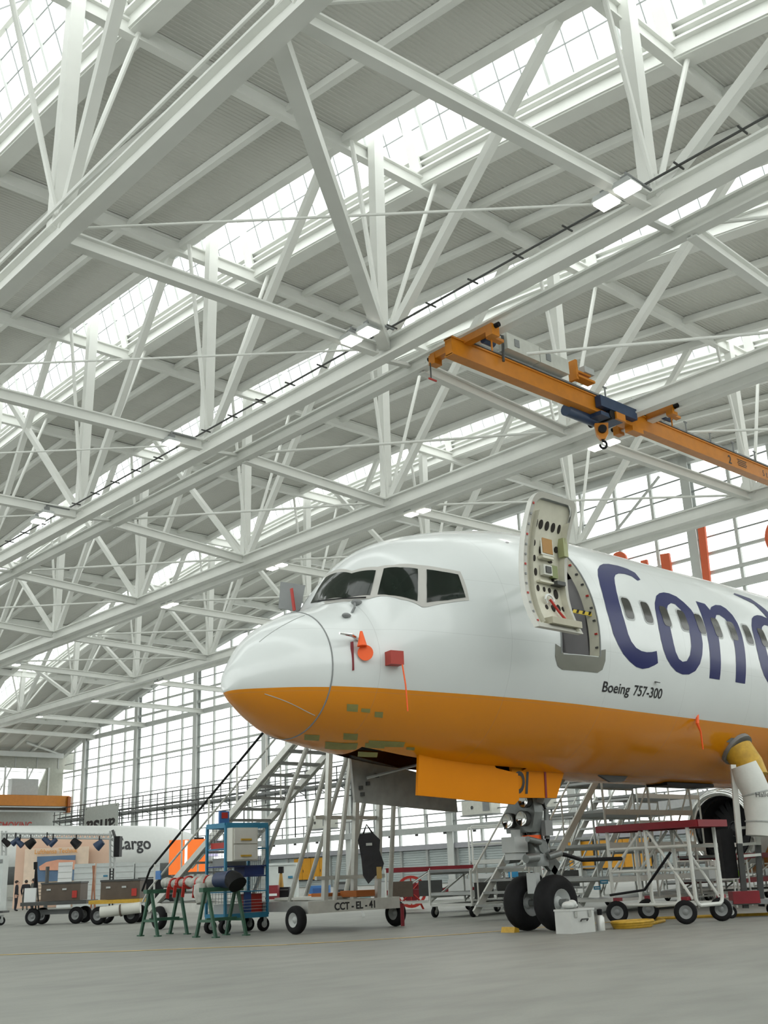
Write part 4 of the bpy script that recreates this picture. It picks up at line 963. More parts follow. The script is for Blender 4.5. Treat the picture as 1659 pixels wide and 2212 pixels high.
# ================================================================== GREEN SAWHORSES AND WRAPPED DUCT
for Y, lab in ((20.95, 'at the far end of the wrapped duct'), (18.85, 'under the blue sleeve of the wrapped duct')):
    sh_ = thing('sawhorse', (12.75, Y, 0), 'green steel sawhorse '+lab, 'sawhorse', 'green sawhorses')
    for X in (12.4, 13.1):
        for s in (-1, 1):
            b = MB(); b.bar((X, Y+s*.34, .0), (X, Y+s*.05, .84), .06, .05, (1, 0, 0)); l = b.build('leg', GREEN, sh_)
            b = MB(); b.box((X, Y+s*.34, .012), (.1, .14, .024)); b.build('foot', GREEN, l)
        b = MB(); b.bar((X, Y-.24, .3), (X, Y+.24, .3), .04, .05); b.build('spreader', GREEN, sh_)
    b = MB(); b.box((12.75, Y, .87), (.95, .14, .08)); b.build('top_beam', GREEN, sh_)
    b = MB(); b.box((12.75, Y, .32), (.7, .05, .06)); b.build('stretcher', GREEN, sh_)
dc = thing('wrapped_duct', (12.75, 19.9, .91), 'plastic-wrapped duct with red straps and blue end sleeve lying on sawhorses', 'duct')
rad = []; pp = []
for i in range(26):
    f = i/25; Y = 21.05-f*2.1; pp.append((12.75+.05*math.sin(i*1.3), Y, 1.02+.02*math.sin(i*2.1))); rad.append(.085+.025*math.sin(i*1.7)+(.03 if f > .55 else 0))
b = MB(); b.tube(pp, rad, 14); b.build('wrapped_body', mat('wrap_grey', (.42, .42, .38), .35, var=.2, scale=8, bump=.8, bscale=14), dc, smooth=True)
for k in (5, 9, 12, 17, 20):
    b = MB(); c_ = pp[k]; b.tube([(c_[0], c_[1]+.04, c_[2]), (c_[0], c_[1]-.04, c_[2])], rad[k]+.02, 14); s_ = b.build('red_strap', RED, dc)
    b = MB(); b.bar((c_[0]-.12, c_[1], c_[2]-.05), (c_[0]-.16, c_[1]-.02, c_[2]-.28), .07, .015, (0, 1, 0)); b.build('strap_tail', RED, s_)
b = MB(); b.tube([(12.75, 18.98, 1.04), (12.75, 18.5, 1.05)], [.15, .165], 18); b.build('blue_sleeve', mat('sleeve_blue', (.02, .035, .09), .5), dc, smooth=True)
b = MB(); b.tube([(12.75, 18.5, 1.05), (12.75, 18.36, 1.0), (12.75, 18.3, .94)], [.17, .175, .185], 18); b.build('black_cuff', BLACK, dc, smooth=True)
b = MB(); b.tube([(12.6, 19.35, .95), (12.56, 19.3, .8), (12.55, 19.25, .62)], [.14, .15, .1], 10); b.build('loose_wrap', MATS['wrap_grey'], dc, smooth=True)
# ================================================================== BLUE WIRE CAGE CART
ct = thing('cage_cart', (13.8, 19.9, 0), 'blue wire-mesh cage cart with white drawer box, beside the sawhorses', 'cart')
cy0, cy1, cx0, cx1, cz0, cz1 = 19.53, 20.22, 13.3, 14.36, .33, 2.12
for X in (cx0, cx1):
    for Y in (cy0, cy1):
        b = MB(); b.bar((X, Y, cz0), (X, Y, cz1), .05, .05, (1, 0, 0)); b.build('corner_post', CBLUE, ct)
for z in (cz0, cz1):
    b = MB()
    for X in (cx0, cx1): b.bar((X, cy0, z), (X, cy1, z), .06, .1)
    for Y in (cy0, cy1): b.bar((cx0, Y, z), (cx1, Y, z), .06, .1)
    b.build('frame_ring', CBLUE, ct)
b = MB(); b.box(((cx0+cx1)/2, (cy0+cy1)/2, cz0), (cx1-cx0, cy1-cy0, .03)); b.build('cart_floor', CBLUE, ct)
for z in (.8, 1.1, 1.3, 1.65):
    b = MB(); b.box(((cx0+cx1)/2, (cy0+cy1)/2, z), (cx1-cx0, cy1-cy0, .025)); b.build('shelf', DBLUE if z in (1.1, 1.3) else CBLUE, ct)
b = MB()
for k in range(15): b.bar((cx0+(cx1-cx0)*k/14, cy1, cz0), (cx0+(cx1-cx0)*k/14, cy1, cz1), .007, .007)
for k in range(22): b.bar((cx0, cy1, cz0+(cz1-cz0)*k/21), (cx1, cy1, cz0+(cz1-cz0)*k/21), .007, .007)
for k in range(10): b.bar((cx1, cy0+(cy1-cy0)*k/9, cz0), (cx1, cy0+(cy1-cy0)*k/9, cz1), .007, .007)
for k in range(22): b.bar((cx1, cy0, cz0+(cz1-cz0)*k/21), (cx1, cy1, cz0+(cz1-cz0)*k/21), .007, .007)
for k in range(6): b.bar((cx0, cy0, cz0+.06*k), (cx1, cy0, cz0+.06*k), .007, .007)
b.build('wire_mesh', mat('mesh_wire', (.45, .5, .52), .4), ct, kind='stuff')
for Y in (cy0+.08, cy1-.08):
    for X in (cx0+.05, cx1-.05):
        caster(Loc((X, Y), 0), 0, 0, .14, ct)
dw = thing('drawer_box', (13.62, 19.4, 1.42), 'cream two-drawer box hung on the front of the cage cart', 'drawer box')
b = MB(); b.box((13.63, 19.4, 1.73), (.64, .2, .66)); b.build('carcass', OFFW, dw)
for z in (1.89, 1.57):
    b = MB(); b.box((13.63, 19.29, z), (.56, .03, .29)); d_ = b.build('drawer', mat('drawer_cream', (.72, .72, .68), .5), dw)
    b = MB(); b.box((13.63, 19.265, z-.07), (.26, .03, .035)); b.build('handle', YELH, d_)
for nm, lab, X, Y, z, d, m in (('storage_bin', 'navy blue storage bin on a cart shelf', 14.05, 19.75, 1.115, (.5, .38, .17), DBLUE),
        ('parts_box', 'red parts box on the cart floor', 14.15, 19.85, .35, (.32, .4, .38), RED), ('parts_tray', 'grey metal tray on the cart middle shelf', 13.65, 19.9, 1.315, (.5, .5, .14), MGREY),
        ('red_case', 'flat red case on the cart upper shelf', 13.6, 19.9, 1.665, (.5, .5, .1), RED), ('display_board', 'tall blue board standing inside the cage cart', 13.9, 19.6, .36, (.16, .05, .42), mat('board_blue', (.02, .06, .22), .5)), ('material_roll', 'small grey roll of material on the cart floor', 13.6, 19.9, .35, (.4, .4, .2), LGREY)):
    t_ = MB(); t_.box((X, Y, z+d[2]/2), d); o_ = t_.build(nm, m, label=lab, cat='storage box' if 'box' in nm or 'bin' in nm or 'case' in nm else nm.split('_')[1], group='things on the cage cart')
    b = MB(); b.box((X, Y, z+d[2]+.008), (d[0]*1.03, d[1]*1.03, .016)); b.build('rim', m, o_)
b = MB(); b.box((13.5, 19.9, 2.30), (.24, .05, .26)); sg = b.build('cart_sign', MBLUE, label='small blue and red sign standing on top of the cage cart', cat='sign')
b = MB(); b.box((13.5, 19.87, 2.34), (.15, .02, .12)); b.build('red_symbol', RED, sg)
# ================================================================== FLATBED CARTS AT THE LEFT
def flat_cart(px0, px1, gy, lab, boxes, bedm):
    d = gdepth((px0+px1)/2, gy); A = at_d(px0, gy, d); B = at_d(px1, gy, d); L = Loc(((A+B)/2)[:2], math.atan2(RV[1], RV[0])); w = abs((B-A)@RV)
    c = thing('flatbed_cart', (L.o[0], L.o[1], 0), lab, 'cart', 'flatbed carts by the stage')
    b = MB(); L.box(b, 0, .6, .6, w, 1.3, .1); b.build('bed', bedm, c)
    for u in (-.33, .33):
        for v in (.15, 1.05):
            wheel(tuple(L(u*w, v, .24)), tuple(L.u*.25+L.v), .24, .18, 'cart_wheel', c, .5, MGREY)
    b = MB(); L.box(b, 0, .6, .35, w*.6, .2, .14); b.build('axle_beam', MGREY, c)
    for u0, u1, lab2 in boxes:
        x0 = thing('tool_chest', tuple(L((u0+u1)/2*w, .5, .66)), lab2, 'chest', 'chests on the flatbed carts')
        b = MB(); L.box(b, (u0+u1)/2*w, .5, .9, (u1-u0)*w, .8, .48); b.build('chest_body', BROWN, x0)
        b = MB(); L.box(b, (u0+u1)/2*w, .5, 1.16, (u1-u0)*w*1.03, .84, .05); b.build('lid', DGREY, x0)
        for q in (.2, .6): 
            b = MB(); L.box(b, (u0+(u1-u0)*q)*w, .08, .98, .12, .03, .05); b.build('latch', LGREY, x0)
        b = MB(); L.box(b, (u0+(u1-u0)*.86)*w, .08, .83, .14, .03, .2); b.build('red_triangle', RED, x0)
    return L, c
L1, c1 = flat_cart(42, 185, 1998, 'dark flatbed cart with a brown chest, nearest the three people', [(-.22, .38, 'brown chest with red triangle on the cart nearest the people')], DGREY)
L2, c2_ = flat_cart(190, 300, 1997, 'yellow-edged flatbed cart with a brown chest, beside the sawhorses', [(-.3, .48, 'brown chest on the yellow-edged cart beside the sawhorses')], YELH)
b = MB(); b.tube([L2(-.35, -.1, .33), L2(.75, -.05, .42)], .15, 14); b.build('tow_cylinder', OFFW, c2_, smooth=True)
b = MB(); b.tube([L2(.2, -.1, .36), L2(.24, -.1, .365)], .165, 14); b.build('cylinder_band', BROWN, c2_)
b = MB(); b.box(L1(-.42*1.9, .3, .85), (.35, .1, .4), L1.a); b.build('white_sack', WHITE, c1)
# ================================================================== PEOPLE BY THE STAGE
def person(px, gy, hpx, lab, cloth, trous, face, bend=0.0):
    P = at_z(px, gy); ppu = F_PX/((P-EYEP)@_f); Ht = hpx/ppu; k = Ht/1.75
    me = bpy.data.meshes.new('person'); 
    J = {'pel': (0, 0, .95), 'abd': (0, 0, 1.12), 'ch': (0, -.01, 1.36), 'nk': (0, 0, 1.50), 'hd': (0, -.02, 1.60), 'ht': (0, -.01, 1.70),
         'sl': (.19, 0, 1.42), 'el': (.25, .03, 1.14), 'wl': (.22, -.08, .92), 'fl': (.21, -.12, .82), 'sr': (-.19, 0, 1.42), 'er': (-.25, .03, 1.14), 'wr': (-.2, -.1, .93), 'fr': (-.19, -.14, .84),
         'hl': (.1, 0, .9), 'kl': (.11, -.02, .5), 'al': (.11, .02, .09), 'tl': (.12, -.14, .04), 'hr': (-.1, 0, .9), 'kr': (-.11, .0, .5), 'ar': (-.12, .03, .09), 'tr': (-.14, -.13, .04)}
    R = {'pel': .15, 'abd': .145, 'ch': .17, 'nk': .065, 'hd': .1, 'ht': .075, 'sl': .085, 'el': .06, 'wl': .042, 'fl': .035, 'hl': .11, 'kl': .075, 'al': .05, 'tl': .04}
    ks = list(J); E_ = [('pel', 'abd'), ('abd', 'ch'), ('ch', 'nk'), ('nk', 'hd'), ('hd', 'ht'), ('ch', 'sl'), ('sl', 'el'), ('el', 'wl'), ('wl', 'fl'), ('ch', 'sr'), ('sr', 'er'), ('er', 'wr'), ('wr', 'fr'), ('pel', 'hl'), ('hl', 'kl'), ('kl', 'al'), ('al', 'tl'), ('pel', 'hr'), ('hr', 'kr'), ('kr', 'ar'), ('ar', 'tr')]
    me.from_pydata([J[q] for q in ks], [(ks.index(a), ks.index(b_)) for a, b_ in E_], [])
    ob = bpy.data.objects.new('person_build', me); COL.objects.link(ob)
    sk = ob.modifiers.new('s', 'SKIN'); ob.modifiers.new('ss', 'SUBSURF').levels = 1
    for i, q in enumerate(ks):
        r = R.get(q) or R[q[0]+'l']; sv = me.skin_vertices[0].data[i]; sv.radius = (r, r*.78 if q in ('pel', 'abd', 'ch') else r); sv.use_root = (q == 'pel')
    bpy.context.view_layer.update()
    m2 = bpy.data.meshes.new_from_object(ob.evaluated_get(bpy.context.evaluated_depsgraph_get()))
    bpy.data.objects.remove(ob)
    m2.materials.clear()
    for q in (cloth, SKIN, trous, BLACKG): m2.materials.append(q)
    for p in m2.polygons:
        z = p.center.z; p.use_smooth = True
        p.material_index = 1 if z > 1.49 or (z < .91 and z > .78 and abs(p.center.x) > .165) else (3 if z < .1 else (2 if z < .95 else 0))
    Rm = Matrix.Rotation(face, 4, 'Z') @ Matrix.Scale(k, 4)
    m2.transform(Rm)
    o = put('person', m2, (P[0], P[1], 0), None, lab, 'person', 'people by the stage')
    b = MB(); b.sphere((0, .025, 1.655), (.1, .112, .095), 12, 8)
    b.v = [tuple(np.array(P)+np.array(Rm @ Vector(q))) for q in b.v]; b.build('hair', HAIR, o, smooth=True)
    b = MB(); b.box((0, -.125, 1.615), (.024, .03, .04)); b.sphere((.036, -.105, 1.635), .012, 6, 4); b.sphere((-.036, -.105, 1.635), .012, 6, 4); b.box((0, -.112, 1.565), (.05, .012, .01))
    b.v = [tuple(np.array(P)+np.array(Rm @ Vector(q))) for q in b.v]; b.build('face', mat('face_shade', (.30, .16, .11), .6), o)
    return o
person(33, 1969, 64, 'person in a black suit standing at the stage, at the far left of the three', CLOTHK, CLOTHK, math.radians(60))
person(53, 1967, 63, 'person in dark jacket between the two other people at the stage', CLOTHK, CLOTHG, math.radians(150))
person(68, 1967, 66, 'person in a grey jacket seen from behind, beside the brown chest', CLOTHG, CLOTHK, math.radians(-130))
# ================================================================== STAGE, BANNER, LIGHTING TRUSS
DS = 66.0
sb = thing('stage_backdrop', tuple(at_d(120, 1965, DS)[:2])+(0,), 'peach lit stage backdrop wall behind the people', 'backdrop')
p0, p1 = at_d(28, 1900, DS), at_d(232, 1900, DS); zt = at_d(120, 1805, DS)[2]
wd = abs((p1-p0)@RV); cc = (p0+p1)/2
b = MB(); b.box((cc[0]+HV[0]*.3, cc[1]+HV[1]*.3, zt/2), (wd, .2, zt), HEAD-math.pi/2); b.build('backdrop_wall', PEACH, sb)
bn = thing('stage_banner', tuple(at_d(110, 1900, DS)), 'cream banner with orange lettering and blue picture on the backdrop', 'banner')
pbox(47, 1828, 192, 1945, DS-.25, .08).build('banner_sheet', mat('banner_cream', (.88, .70, .55), .6), bn)
pbox(77, 1847, 163, 1905, DS-.33, .04).build('banner_picture', mat('picture_blue', (.13, .22, .36), .6, var=.3, scale=.4), bn)
q = [at_d(x, y, DS-.40) for x, y in ((84, 1872), (100, 1862), (125, 1857), (163, 1858), (163, 1878), (120, 1880), (86, 1880))]
b = MB(); b.add(q, [tuple(range(len(q)))]); b.build('picture_sunrise', mat('picture_peach', (.85, .42, .28), .6), bn)
p = at_d(74, 1845, DS-.36); text_on('Lufthansa Technik', p, RV, (0, 0, 1), .36, 'banner_lettering', mat('banner_orange', (.85, .40, .10), .6), bn, sx=.95, weight=.006)
for k in range(4):
    pbox(82, 1912+k*7, 110-5*(k % 2), 1914+k*7, DS-.33, .02).build('banner_line', BROWN, bn)
# partition panels in front
for i, (x0, x1, y0, lab) in enumerate(((122, 157, 1862, 'narrow bright partition panel beside the stage banner'), (157, 205, 1865, 'middle pale partition panel beside the stage'), (205, 290, 1862, 'wide pale partition panel with leaning poles'), (290, 345, 1862, 'pale partition panel below the cargo lettering'))):
    t_ = thing('partition_panel', tuple(at_z((x0+x1)/2, 1958)[:2])+(0,), lab, 'partition', 'partition panels')
    d = gdepth(200, 1958)+.15*i; pp0 = at_d(x0, 1958, d); pp1 = at_d(x1, y0, d); w = abs((pp1-pp0)@RV); c_ = (pp0+pp1)/2
    b = MB(); b.box((c_[0], c_[1], pp1[2]/2), (w, .12, pp1[2]), HEAD-math.pi/2); b.build('panel', WHITE if i == 0 else mat('panel_pale', (.62, .66, .65), .5), t_)
    for z in np.linspace(.25, pp1[2]-.2, 7):
        b = MB(); b.box((c_[0]-HV[0]*.07, c_[1]-HV[1]*.07, z), (w*.98, .02, .03), HEAD-math.pi/2); b.build('panel_groove', LGREY, t_)
    if i == 2: 
        pbox(223, 1890, 232, 1894, d-.1, .03).build('panel_sign', CBLUE, t_)
dl = gdepth(240, 1960)-.6
la = thing('step_ladder', tuple(at_d(242, 1955, dl)[:2])+(0,), 'black ladder leaning on the wide partition panel', 'ladder')
for x in (237, 244): MB().bar(at_d(x, 1935, dl)*np.array([1, 1, 0]), at_d(x+1, 1876, dl+.3), .06, .06, tuple(RV)).build('stile', BLACKG, la)
for k in range(9): MB().bar(at_d(237, 1932-6.2*k, dl), at_d(244.5, 1932-6.2*k, dl), .04, .04).build('rung', BLACKG, la)
tp = thing('leaning_poles', tuple(at_d(200, 1955, dl)[:2])+(0,), 'pair of brown poles leaning together on a partition panel', 'pole')
for a, e in (((197, 1952), (204, 1870)), ((206, 1945), (201, 1870))): MB().bar(at_d(*a, dl)*np.array([1, 1, 0]), at_d(*e, dl+.2), .07, .07, tuple(RV)).build('pole', mat('pole_brown', (.30, .12, .06), .6), tp)
tr_ = thing('tripod', tuple(at_d(78, 1935, 50)[:2])+(0,), 'tall black tripod standing in front of the stage banner', 'tripod')
for a in ((69, 1975), (84, 1975), (77, 1972)): MB().tube([at_d(78, 1868, 50), at_d(*a, 50+(.5 if a[0] == 77 else 0))*np.array([1, 1, 0])], .035, 6).build('tripod_leg', BLACKG, tr_)
MB().tube([at_d(77, 1862, 50), at_d(77, 1878, 50)], .09, 8).build('tripod_head', BLACKG, tr_)
MB().bar(at_d(100, 1925, 49)*np.array([1, 1, 0]), at_d(103, 1872, 49), .12, .12).build('light_post', DGREY, tr_)
# lighting truss with spotlights
DT = 62.0
lt = thing('lighting_truss', tuple(at_d(120, 1955, DT)[:2])+(0,), 'white box truss carrying stage spotlights above the banner', 'lighting truss')
for y in (1802, 1811):
    for dd in (0, .5): MB().tube([at_d(2, y-2, DT+dd), at_d(246, y+1, DT+dd)], .06, 6).build('truss_tube', LGREY, lt)
for k in range(24):
    x = 4+10*k; MB().tube([at_d(x, 1800, DT), at_d(x+5, 1811, DT)], .03, 5).build('truss_lacing', LGREY, lt); MB().tube([at_d(x+5, 1811, DT), at_d(x+10, 1800, DT)], .03, 5).build('truss_lacing', LGREY, lt)
for x in (4, 238):
    for dx in (0, 9): MB().tube([at_d(x+dx, 1795, DT), at_d(x+dx, 1957, DT)*np.array([1, 1, 0])], .06, 6).build('truss_leg', LGREY, lt)
    for k in range(12): MB().tube([at_d(x, 1800+12*k, DT), at_d(x+9, 1806+12*k, DT)], .03, 5).build('leg_lacing', LGREY, lt)
for i, (x, y) in enumerate(((14, 1818), (33, 1816), (43, 1820), (66, 1820), (101, 1815), (114, 1818), (164, 1820), (214, 1823))):
    words = ['first', 'second', 'third', 'fourth', 'fifth', 'sixth', 'seventh', 'eighth']
    s_ = thing('spotlight', tuple(at_d(x, y, DT)), words[i]+' dark stage spotlight on the truss counted from the left edge', 'spotlight', 'spotlights on the stage truss')
    c_ = at_d(x, y, DT-.1); r = .17 if i in (0, 1, 2, 4, 5) else .26
    MB().tube([c_+RV*(.2 if i % 2 else -.2)+UP*.12, c_-RV*(.16 if i % 2 else -.16)-UP*.18], [r*.7, r], 10).build('lamp_can', NAVY if i % 3 else BLACKG, s_, smooth=True)
    MB().tube([c_+UP*.05, c_+UP*.42], .03, 6).build('clamp', BLACKG, s_)
ls = thing('loudspeaker', tuple(at_d(252, 1850, DT)), 'black column loudspeaker hung beside the cargo lettering', 'loudspeaker')
pbox(245, 1806, 259, 1851, DT-.4, .6).build('cabinet', BLACKG, ls)
pbox(246, 1810, 258, 1848, DT-.44, .03).build('grille', BLACKG, ls)
MB().tube([at_d(249, 1808, DT-.2), at_d(243, 1793, DT-.2)], .07, 6).build('hanger', DGREY, ls)
# white cabinet at the very left edge
gc = thing('equipment_cabinet', tuple(at_z(8, 1990)[:2])+(0,), 'pale grey wheeled cabinet cut by the left edge of the photo', 'cabinet')
dcb = gdepth(8, 1999); pbox(-60, 1848, 8, 1970, dcb, .5).build('cabinet_body', mat('cabinet_pale', (.60, .64, .62), .5), gc)
pbox(-60, 1968, 6, 1975, dcb-.05, .6).build('cabinet_base', DGREY, gc)
pbox(-50, 1856, 5, 1866, dcb-.03, .03).build('cabinet_vent', MGREY, gc)
caster(Loc(at_d(2, 1990, dcb+.2)[:2], 0), 0, 0, .13, gc); caster(Loc(at_d(-35, 1990, dcb+.2)[:2], 0), 0, 0, .13, gc)
# ================================================================== CARGO JET BEHIND THE STAGE
cj = thing('cargo_jet', (60, 124, 0), 'white wide-body cargo jet parked far behind the stage', 'aircraft')
CJ_Y, CJ_Z, CJ_R, CJ_N = 124.0, 4.85, 3.2, 82.5
b = MB(); pf = [(0, .02), (.3, .7), (1.0, 1.35), (2.2, 2.0), (4, 2.6), (6.5, 3.0), (9, 3.18), (12, 3.2), (60, 3.2)]
n = 40; vs = []
for a, r in pf:
    dz = -.9*max(0, 1-a/7)**1.5
    for k in range(n): t = 2*math.pi*k/n; vs.append((CJ_N-a, CJ_Y+r*math.cos(t), CJ_Z+dz+r*math.sin(t)))
b.add(vs, [(i*n+k, i*n+(k+1) % n, (i+1)*n+(k+1) % n, (i+1)*n+k) for i in range(len(pf)-1) for k in range(n)])
b.build('fuselage', mat('cargo_white', (.78, .80, .78), .35, var=.02), cj, smooth=60)
b = MB(); vs = []
for a, r in pf[4:]:
    for k in range(9): t = math.radians(205+130*k/8); vs.append((CJ_N-a, CJ_Y+(r+.03)*math.cos(t), CJ_Z-.9*max(0, 1-a/7)**1.5+(r+.03)*math.sin(t)))
b.add(vs, [(i*9+k, i*9+k+1, (i+1)*9+k+1, (i+1)*9+k) for i in range(len(pf)-5) for k in range(8)]); b.build('grey_belly', MGREY, cj, smooth=60)
def cj_text(txt, x, z, size, name, sx=1.0, w=.02):
    V, Fc = text2d(txt, size, 0, w); b = MB(); vs = []
    for u, v in V:
        zz = z+v; q = max(-1, min(1, (zz-CJ_Z)/CJ_R)); vs.append((x+u*sx, CJ_Y-CJ_R*math.sqrt(1-q*q)-.04, zz))
    return b.add(vs, Fc).build(name, LTBLK, cj)
pc = at_y(253, 1830, CJ_Y-CJ_R); cj_text('Cargo', pc[0]-.4, pc[2]-.25, 2.0, 'cargo_lettering', 1.0, .04)
pl = at_y(110, 1832, CJ_Y-CJ_R); cj_text('Lufthansa', pl[0]-1.0, pl[2]-.2, 2.0, 'name_lettering', 1.0, .04)
for gx in (74, 45):
    b = MB(); b.tube([(gx, CJ_Y, 0.6), (gx, CJ_Y, 2.6)], .25, 10); b.build('gear_leg', MGREY, cj); wheel((gx, CJ_Y-.5, .55), (0, 1, 0), .55, .4, 'gear_wheel', cj); wheel((gx, CJ_Y+.5, .55), (0, 1, 0), .55, .4, 'gear_wheel', cj)
b = MB(); b.box((78.9, CJ_Y-2.2, 6.2), (1.4, .1, .6)); b.build('cockpit_window', BLACKG, cj)
# hanging sign turned upside down in front of the walkway
hs = thing('hanging_sign', (85, 164, 10), 'pale grey hanging sign with upside-down black lettering above the cargo jet', 'sign')
XS = 85.55
s0, s1 = at_x(181, 1783, XS), at_x(255, 1739, XS)
ya, yb = s0[1], s1[1]; zb_, zt_ = 8.0, (at_x(181, 1740, XS)[2]+s1[2])/2
b = MB(); b.box((XS+.1, (ya+yb)/2, (zb_+zt_)/2), (.12, abs(ya-yb), zt_-zb_)); b.build('sign_board', mat('sign_grey', (.50, .53, .50), .5), hs)
for y in (ya-.6, yb+.6):
    b = MB(); b.bar((XS, y, zt_-.3), (XW-1.9, y, zt_-.3), .15, .15); b.build('sign_bracket', DGREY, hs)
V, Fc = text2d('ansa', 3.6, 0, .08); w_ = max(p[0] for p in V)
zbase = at_x(220, 1771, XS)[2]; sc_ = (abs(ya-yb)*.86)/w_
b = MB(); b.add([(XS+.03, (yb+.07*abs(ya-yb))+p[0]*sc_, zbase-p[1]*.95) for p in V], Fc); b.build('sign_lettering', LTBLK, hs)
# orange illuminated panel with a white bar
op = thing('orange_banner', tuple(at_z(400, 1958)[:2])+(0,), 'bright orange display panel with white bar behind the stair foot', 'display panel')
do = gdepth(400, 1957); OB = mat('display_orange', (1.0, .20, .03), .6, emit=.35)
pbox(364, 1812, 445, 1890, do, .3).build('panel_face', OB, op)
pbox(398, 1815, 405, 1885, do-.06, .05).build('white_bar', mat('display_white', (1, .95, .9), .5, emit=.5), op)
pbox(445, 1812, 470, 1850, do, .3).build('panel_wing', mat('display_violet', (.65, .60, .85), .6, emit=.3), op)
for x in (372, 438): MB().bar(at_d(x, 1890, do+.1), at_d(x, 1890, do+.1)*np.array([1, 1, 0]), .1, .1).build('panel_leg', MGREY, op)
# dark box trailer between partition and stairs
bt = thing('dark_trailer', tuple(at_z(330, 1968)[:2])+(0,), 'black boxy trailer behind the foot of the mobile stairs', 'trailer')
db = gdepth(330, 1972); pbox(298, 1897, 372, 1962, db, 2.0).build('trailer_body', BLACKG, bt)
pbox(298, 1893, 372, 1898, db-.05, 2.1).build('trailer_roof', DGREY, bt)
for x in (310, 360): 
    p = at_d(x, 1965, db); wheel((p[0], p[1], .3), tuple(HV), .3, .2, 'trailer_wheel', bt)
# ================================================================== RED-EDGED WORK STAND
RAILW = mat('stand_white', (.70, .71, .67), .4, var=.06)
rs = thing('work_stand', (17.9, 12.8, 0), 'white tubular work stand with red-edged top in front of the engine', 'work stand')
tx0, tx1, ty0, ty1, tz = 17.4, 18.35, 10.95, 13.15, 1.67
b = MB(); b.box((17.87, (ty0+ty1)/2, tz), (.9, ty1-ty0, .06)); b.build('top_board', MGREY, rs)
for X in (tx0, tx1):
    b = MB(); b.box((X, (ty0+ty1)/2, tz), (.04, ty1-ty0, .12)); b.build('red_edge', DRED, rs)
for Y in (ty0, ty1):
    b = MB(); b.box(((tx0+tx1)/2, Y, tz), (tx1-tx0, .04, .12)); b.build('red_edge', DRED, rs)
for Y in (11.2, 12.1, 12.95):
    b = MB(); b.tube([(17.45, Y, tz-.06), (17.45, Y, .42), (17.48, Y, .34), (17.56, Y, .3), (18.2, Y, .3), (18.28, Y, .34), (18.31, Y, .42), (18.31, Y, tz-.06)], .035, 8); b.build('end_frame', RAILW, rs, smooth=True)
for X in (17.45, 18.31):
    for z in (.32, .9, 1.3):
        b = MB(); b.tube([(X, 11.2, z), (X, 12.95, z)], .027, 8); b.build('long_rail', RAILW, rs, smooth=True)
    b = MB(); b.tube([(X, 11.25, .4), (X, 12.05, 1.6)], .027, 8); b.build('diagonal_brace', RAILW, rs, smooth=True)
    b = MB(); b.tube([(X, 12.9, .9), (X, 12.2, 1.6)], .027, 8); b.build('diagonal_brace', RAILW, rs, smooth=True)
b = MB(); b.tube([(17.3, 11.5, 1.2), (17.25, 12.1, .58), (17.3, 12.9, .5)], .025, 6); b.build('tow_bar', BLACKG, rs)
for X, Y in ((17.38, 11.35), (18.36, 11.25), (17.38, 12.8), (18.36, 12.8)):
    wheel((X-.06, Y, .2), (.8, .6, 0), .2, .1, 'stand_wheel', rs, .55, MGREY)
    b = MB(); b.box((X, Y, .42), (.12, .12, .06)); b.build('fork_plate', DRED, rs)
# ================================================================== AIR DUCT TROLLEY
dt = thing('air_duct_trolley', (20.5, 12.0, 0), 'white flexible air duct on a trolley, plugged into the belly with a yellow collar', 'air duct')
hp = fpt(19.95, -47); hn = fpt(19.95, -47, 1.0)-hp
b = MB(); b.tube([hp-hn*.02, hp+hn*.06], .36, 20); b.build('hull_ring', MGREY, dt, smooth=True)
b = MB(); b.tube([hp+hn*.05, hp+hn*.3+UP*-.12, hp+hn*.42+UP*-.3], [.30, .29, .28], 18); b.build('yellow_collar', YELH, dt, smooth=True)
D0 = depth_of(hp)-.45
seg = [(1606, 1652), (1618, 1680), (1634, 1712), (1640, 1745), (1643, 1775), (1644, 1806)]
pts = [at_d(x, y, D0) for x, y in seg]
b = MB(); b.tube(pts, [.25, .28, .27, .285, .27, .28], 20); du = b.build('duct_sleeve', mat('duct_white', (.72, .73, .69), .6, bump=.3, bscale=8), dt, smooth=True)
for k in (2, 4):
    p = pts[k]; d = (pts[k+1]-pts[k-1]); d /= np.linalg.norm(d); b = MB(); b.tube([p-d*.012, p+d*.012], .29, 20); b.build('seam_hoop', LGREY, du)
text_on('Halle', at_d(1632, 1722, D0-.31), RV, (0, 0, 1), .13, 'duct_lettering', LTBLK, du)
for x0, y0, x1, y1, dd in ((1583, 1652, 1598, 1825, .1), (1634, 1785, 1637, 1825, .35), (1597, 1822, 1611, 1962, .1), (1637, 1822, 1645, 1958, .45)):
    b = MB(); b.bar(at_d(x0, y0, D0+dd), at_d(x1, y1, D0+dd), .1, .08, tuple(HV)); b.build('mast', RAILW if y0 < 1800 else DGREY, dt)
for y in (1789, 1825, 1850):
    b = MB(); b.bar(at_d(1594, y, D0+.1), at_d(1642, y-4, D0+.4), .05, .05); b.build('mast_rung', RAILW, dt)
pc_ = at_d(1612, 1962, D0+.4); Lt = Loc(pc_[:2], HEAD-math.pi/2)
b = MB(); Lt.box(b, .1, .0, .27, 1.2, .8, .08); b.build('trolley_base', MGREY, dt)
b = MB(); Lt.box(b, -.1, -.3, .36, .5, .3, .22); b.build('red_ballast', DRED, dt)
for u in (-.4, .6):
    for v in (-.35, .35): caster(Lt, u, v, .11, dt)
b = MB(); Lt.box(b, -.25, -.1, 1.15, .25, .25, .9); b.build('black_sack', BLACK, dt)
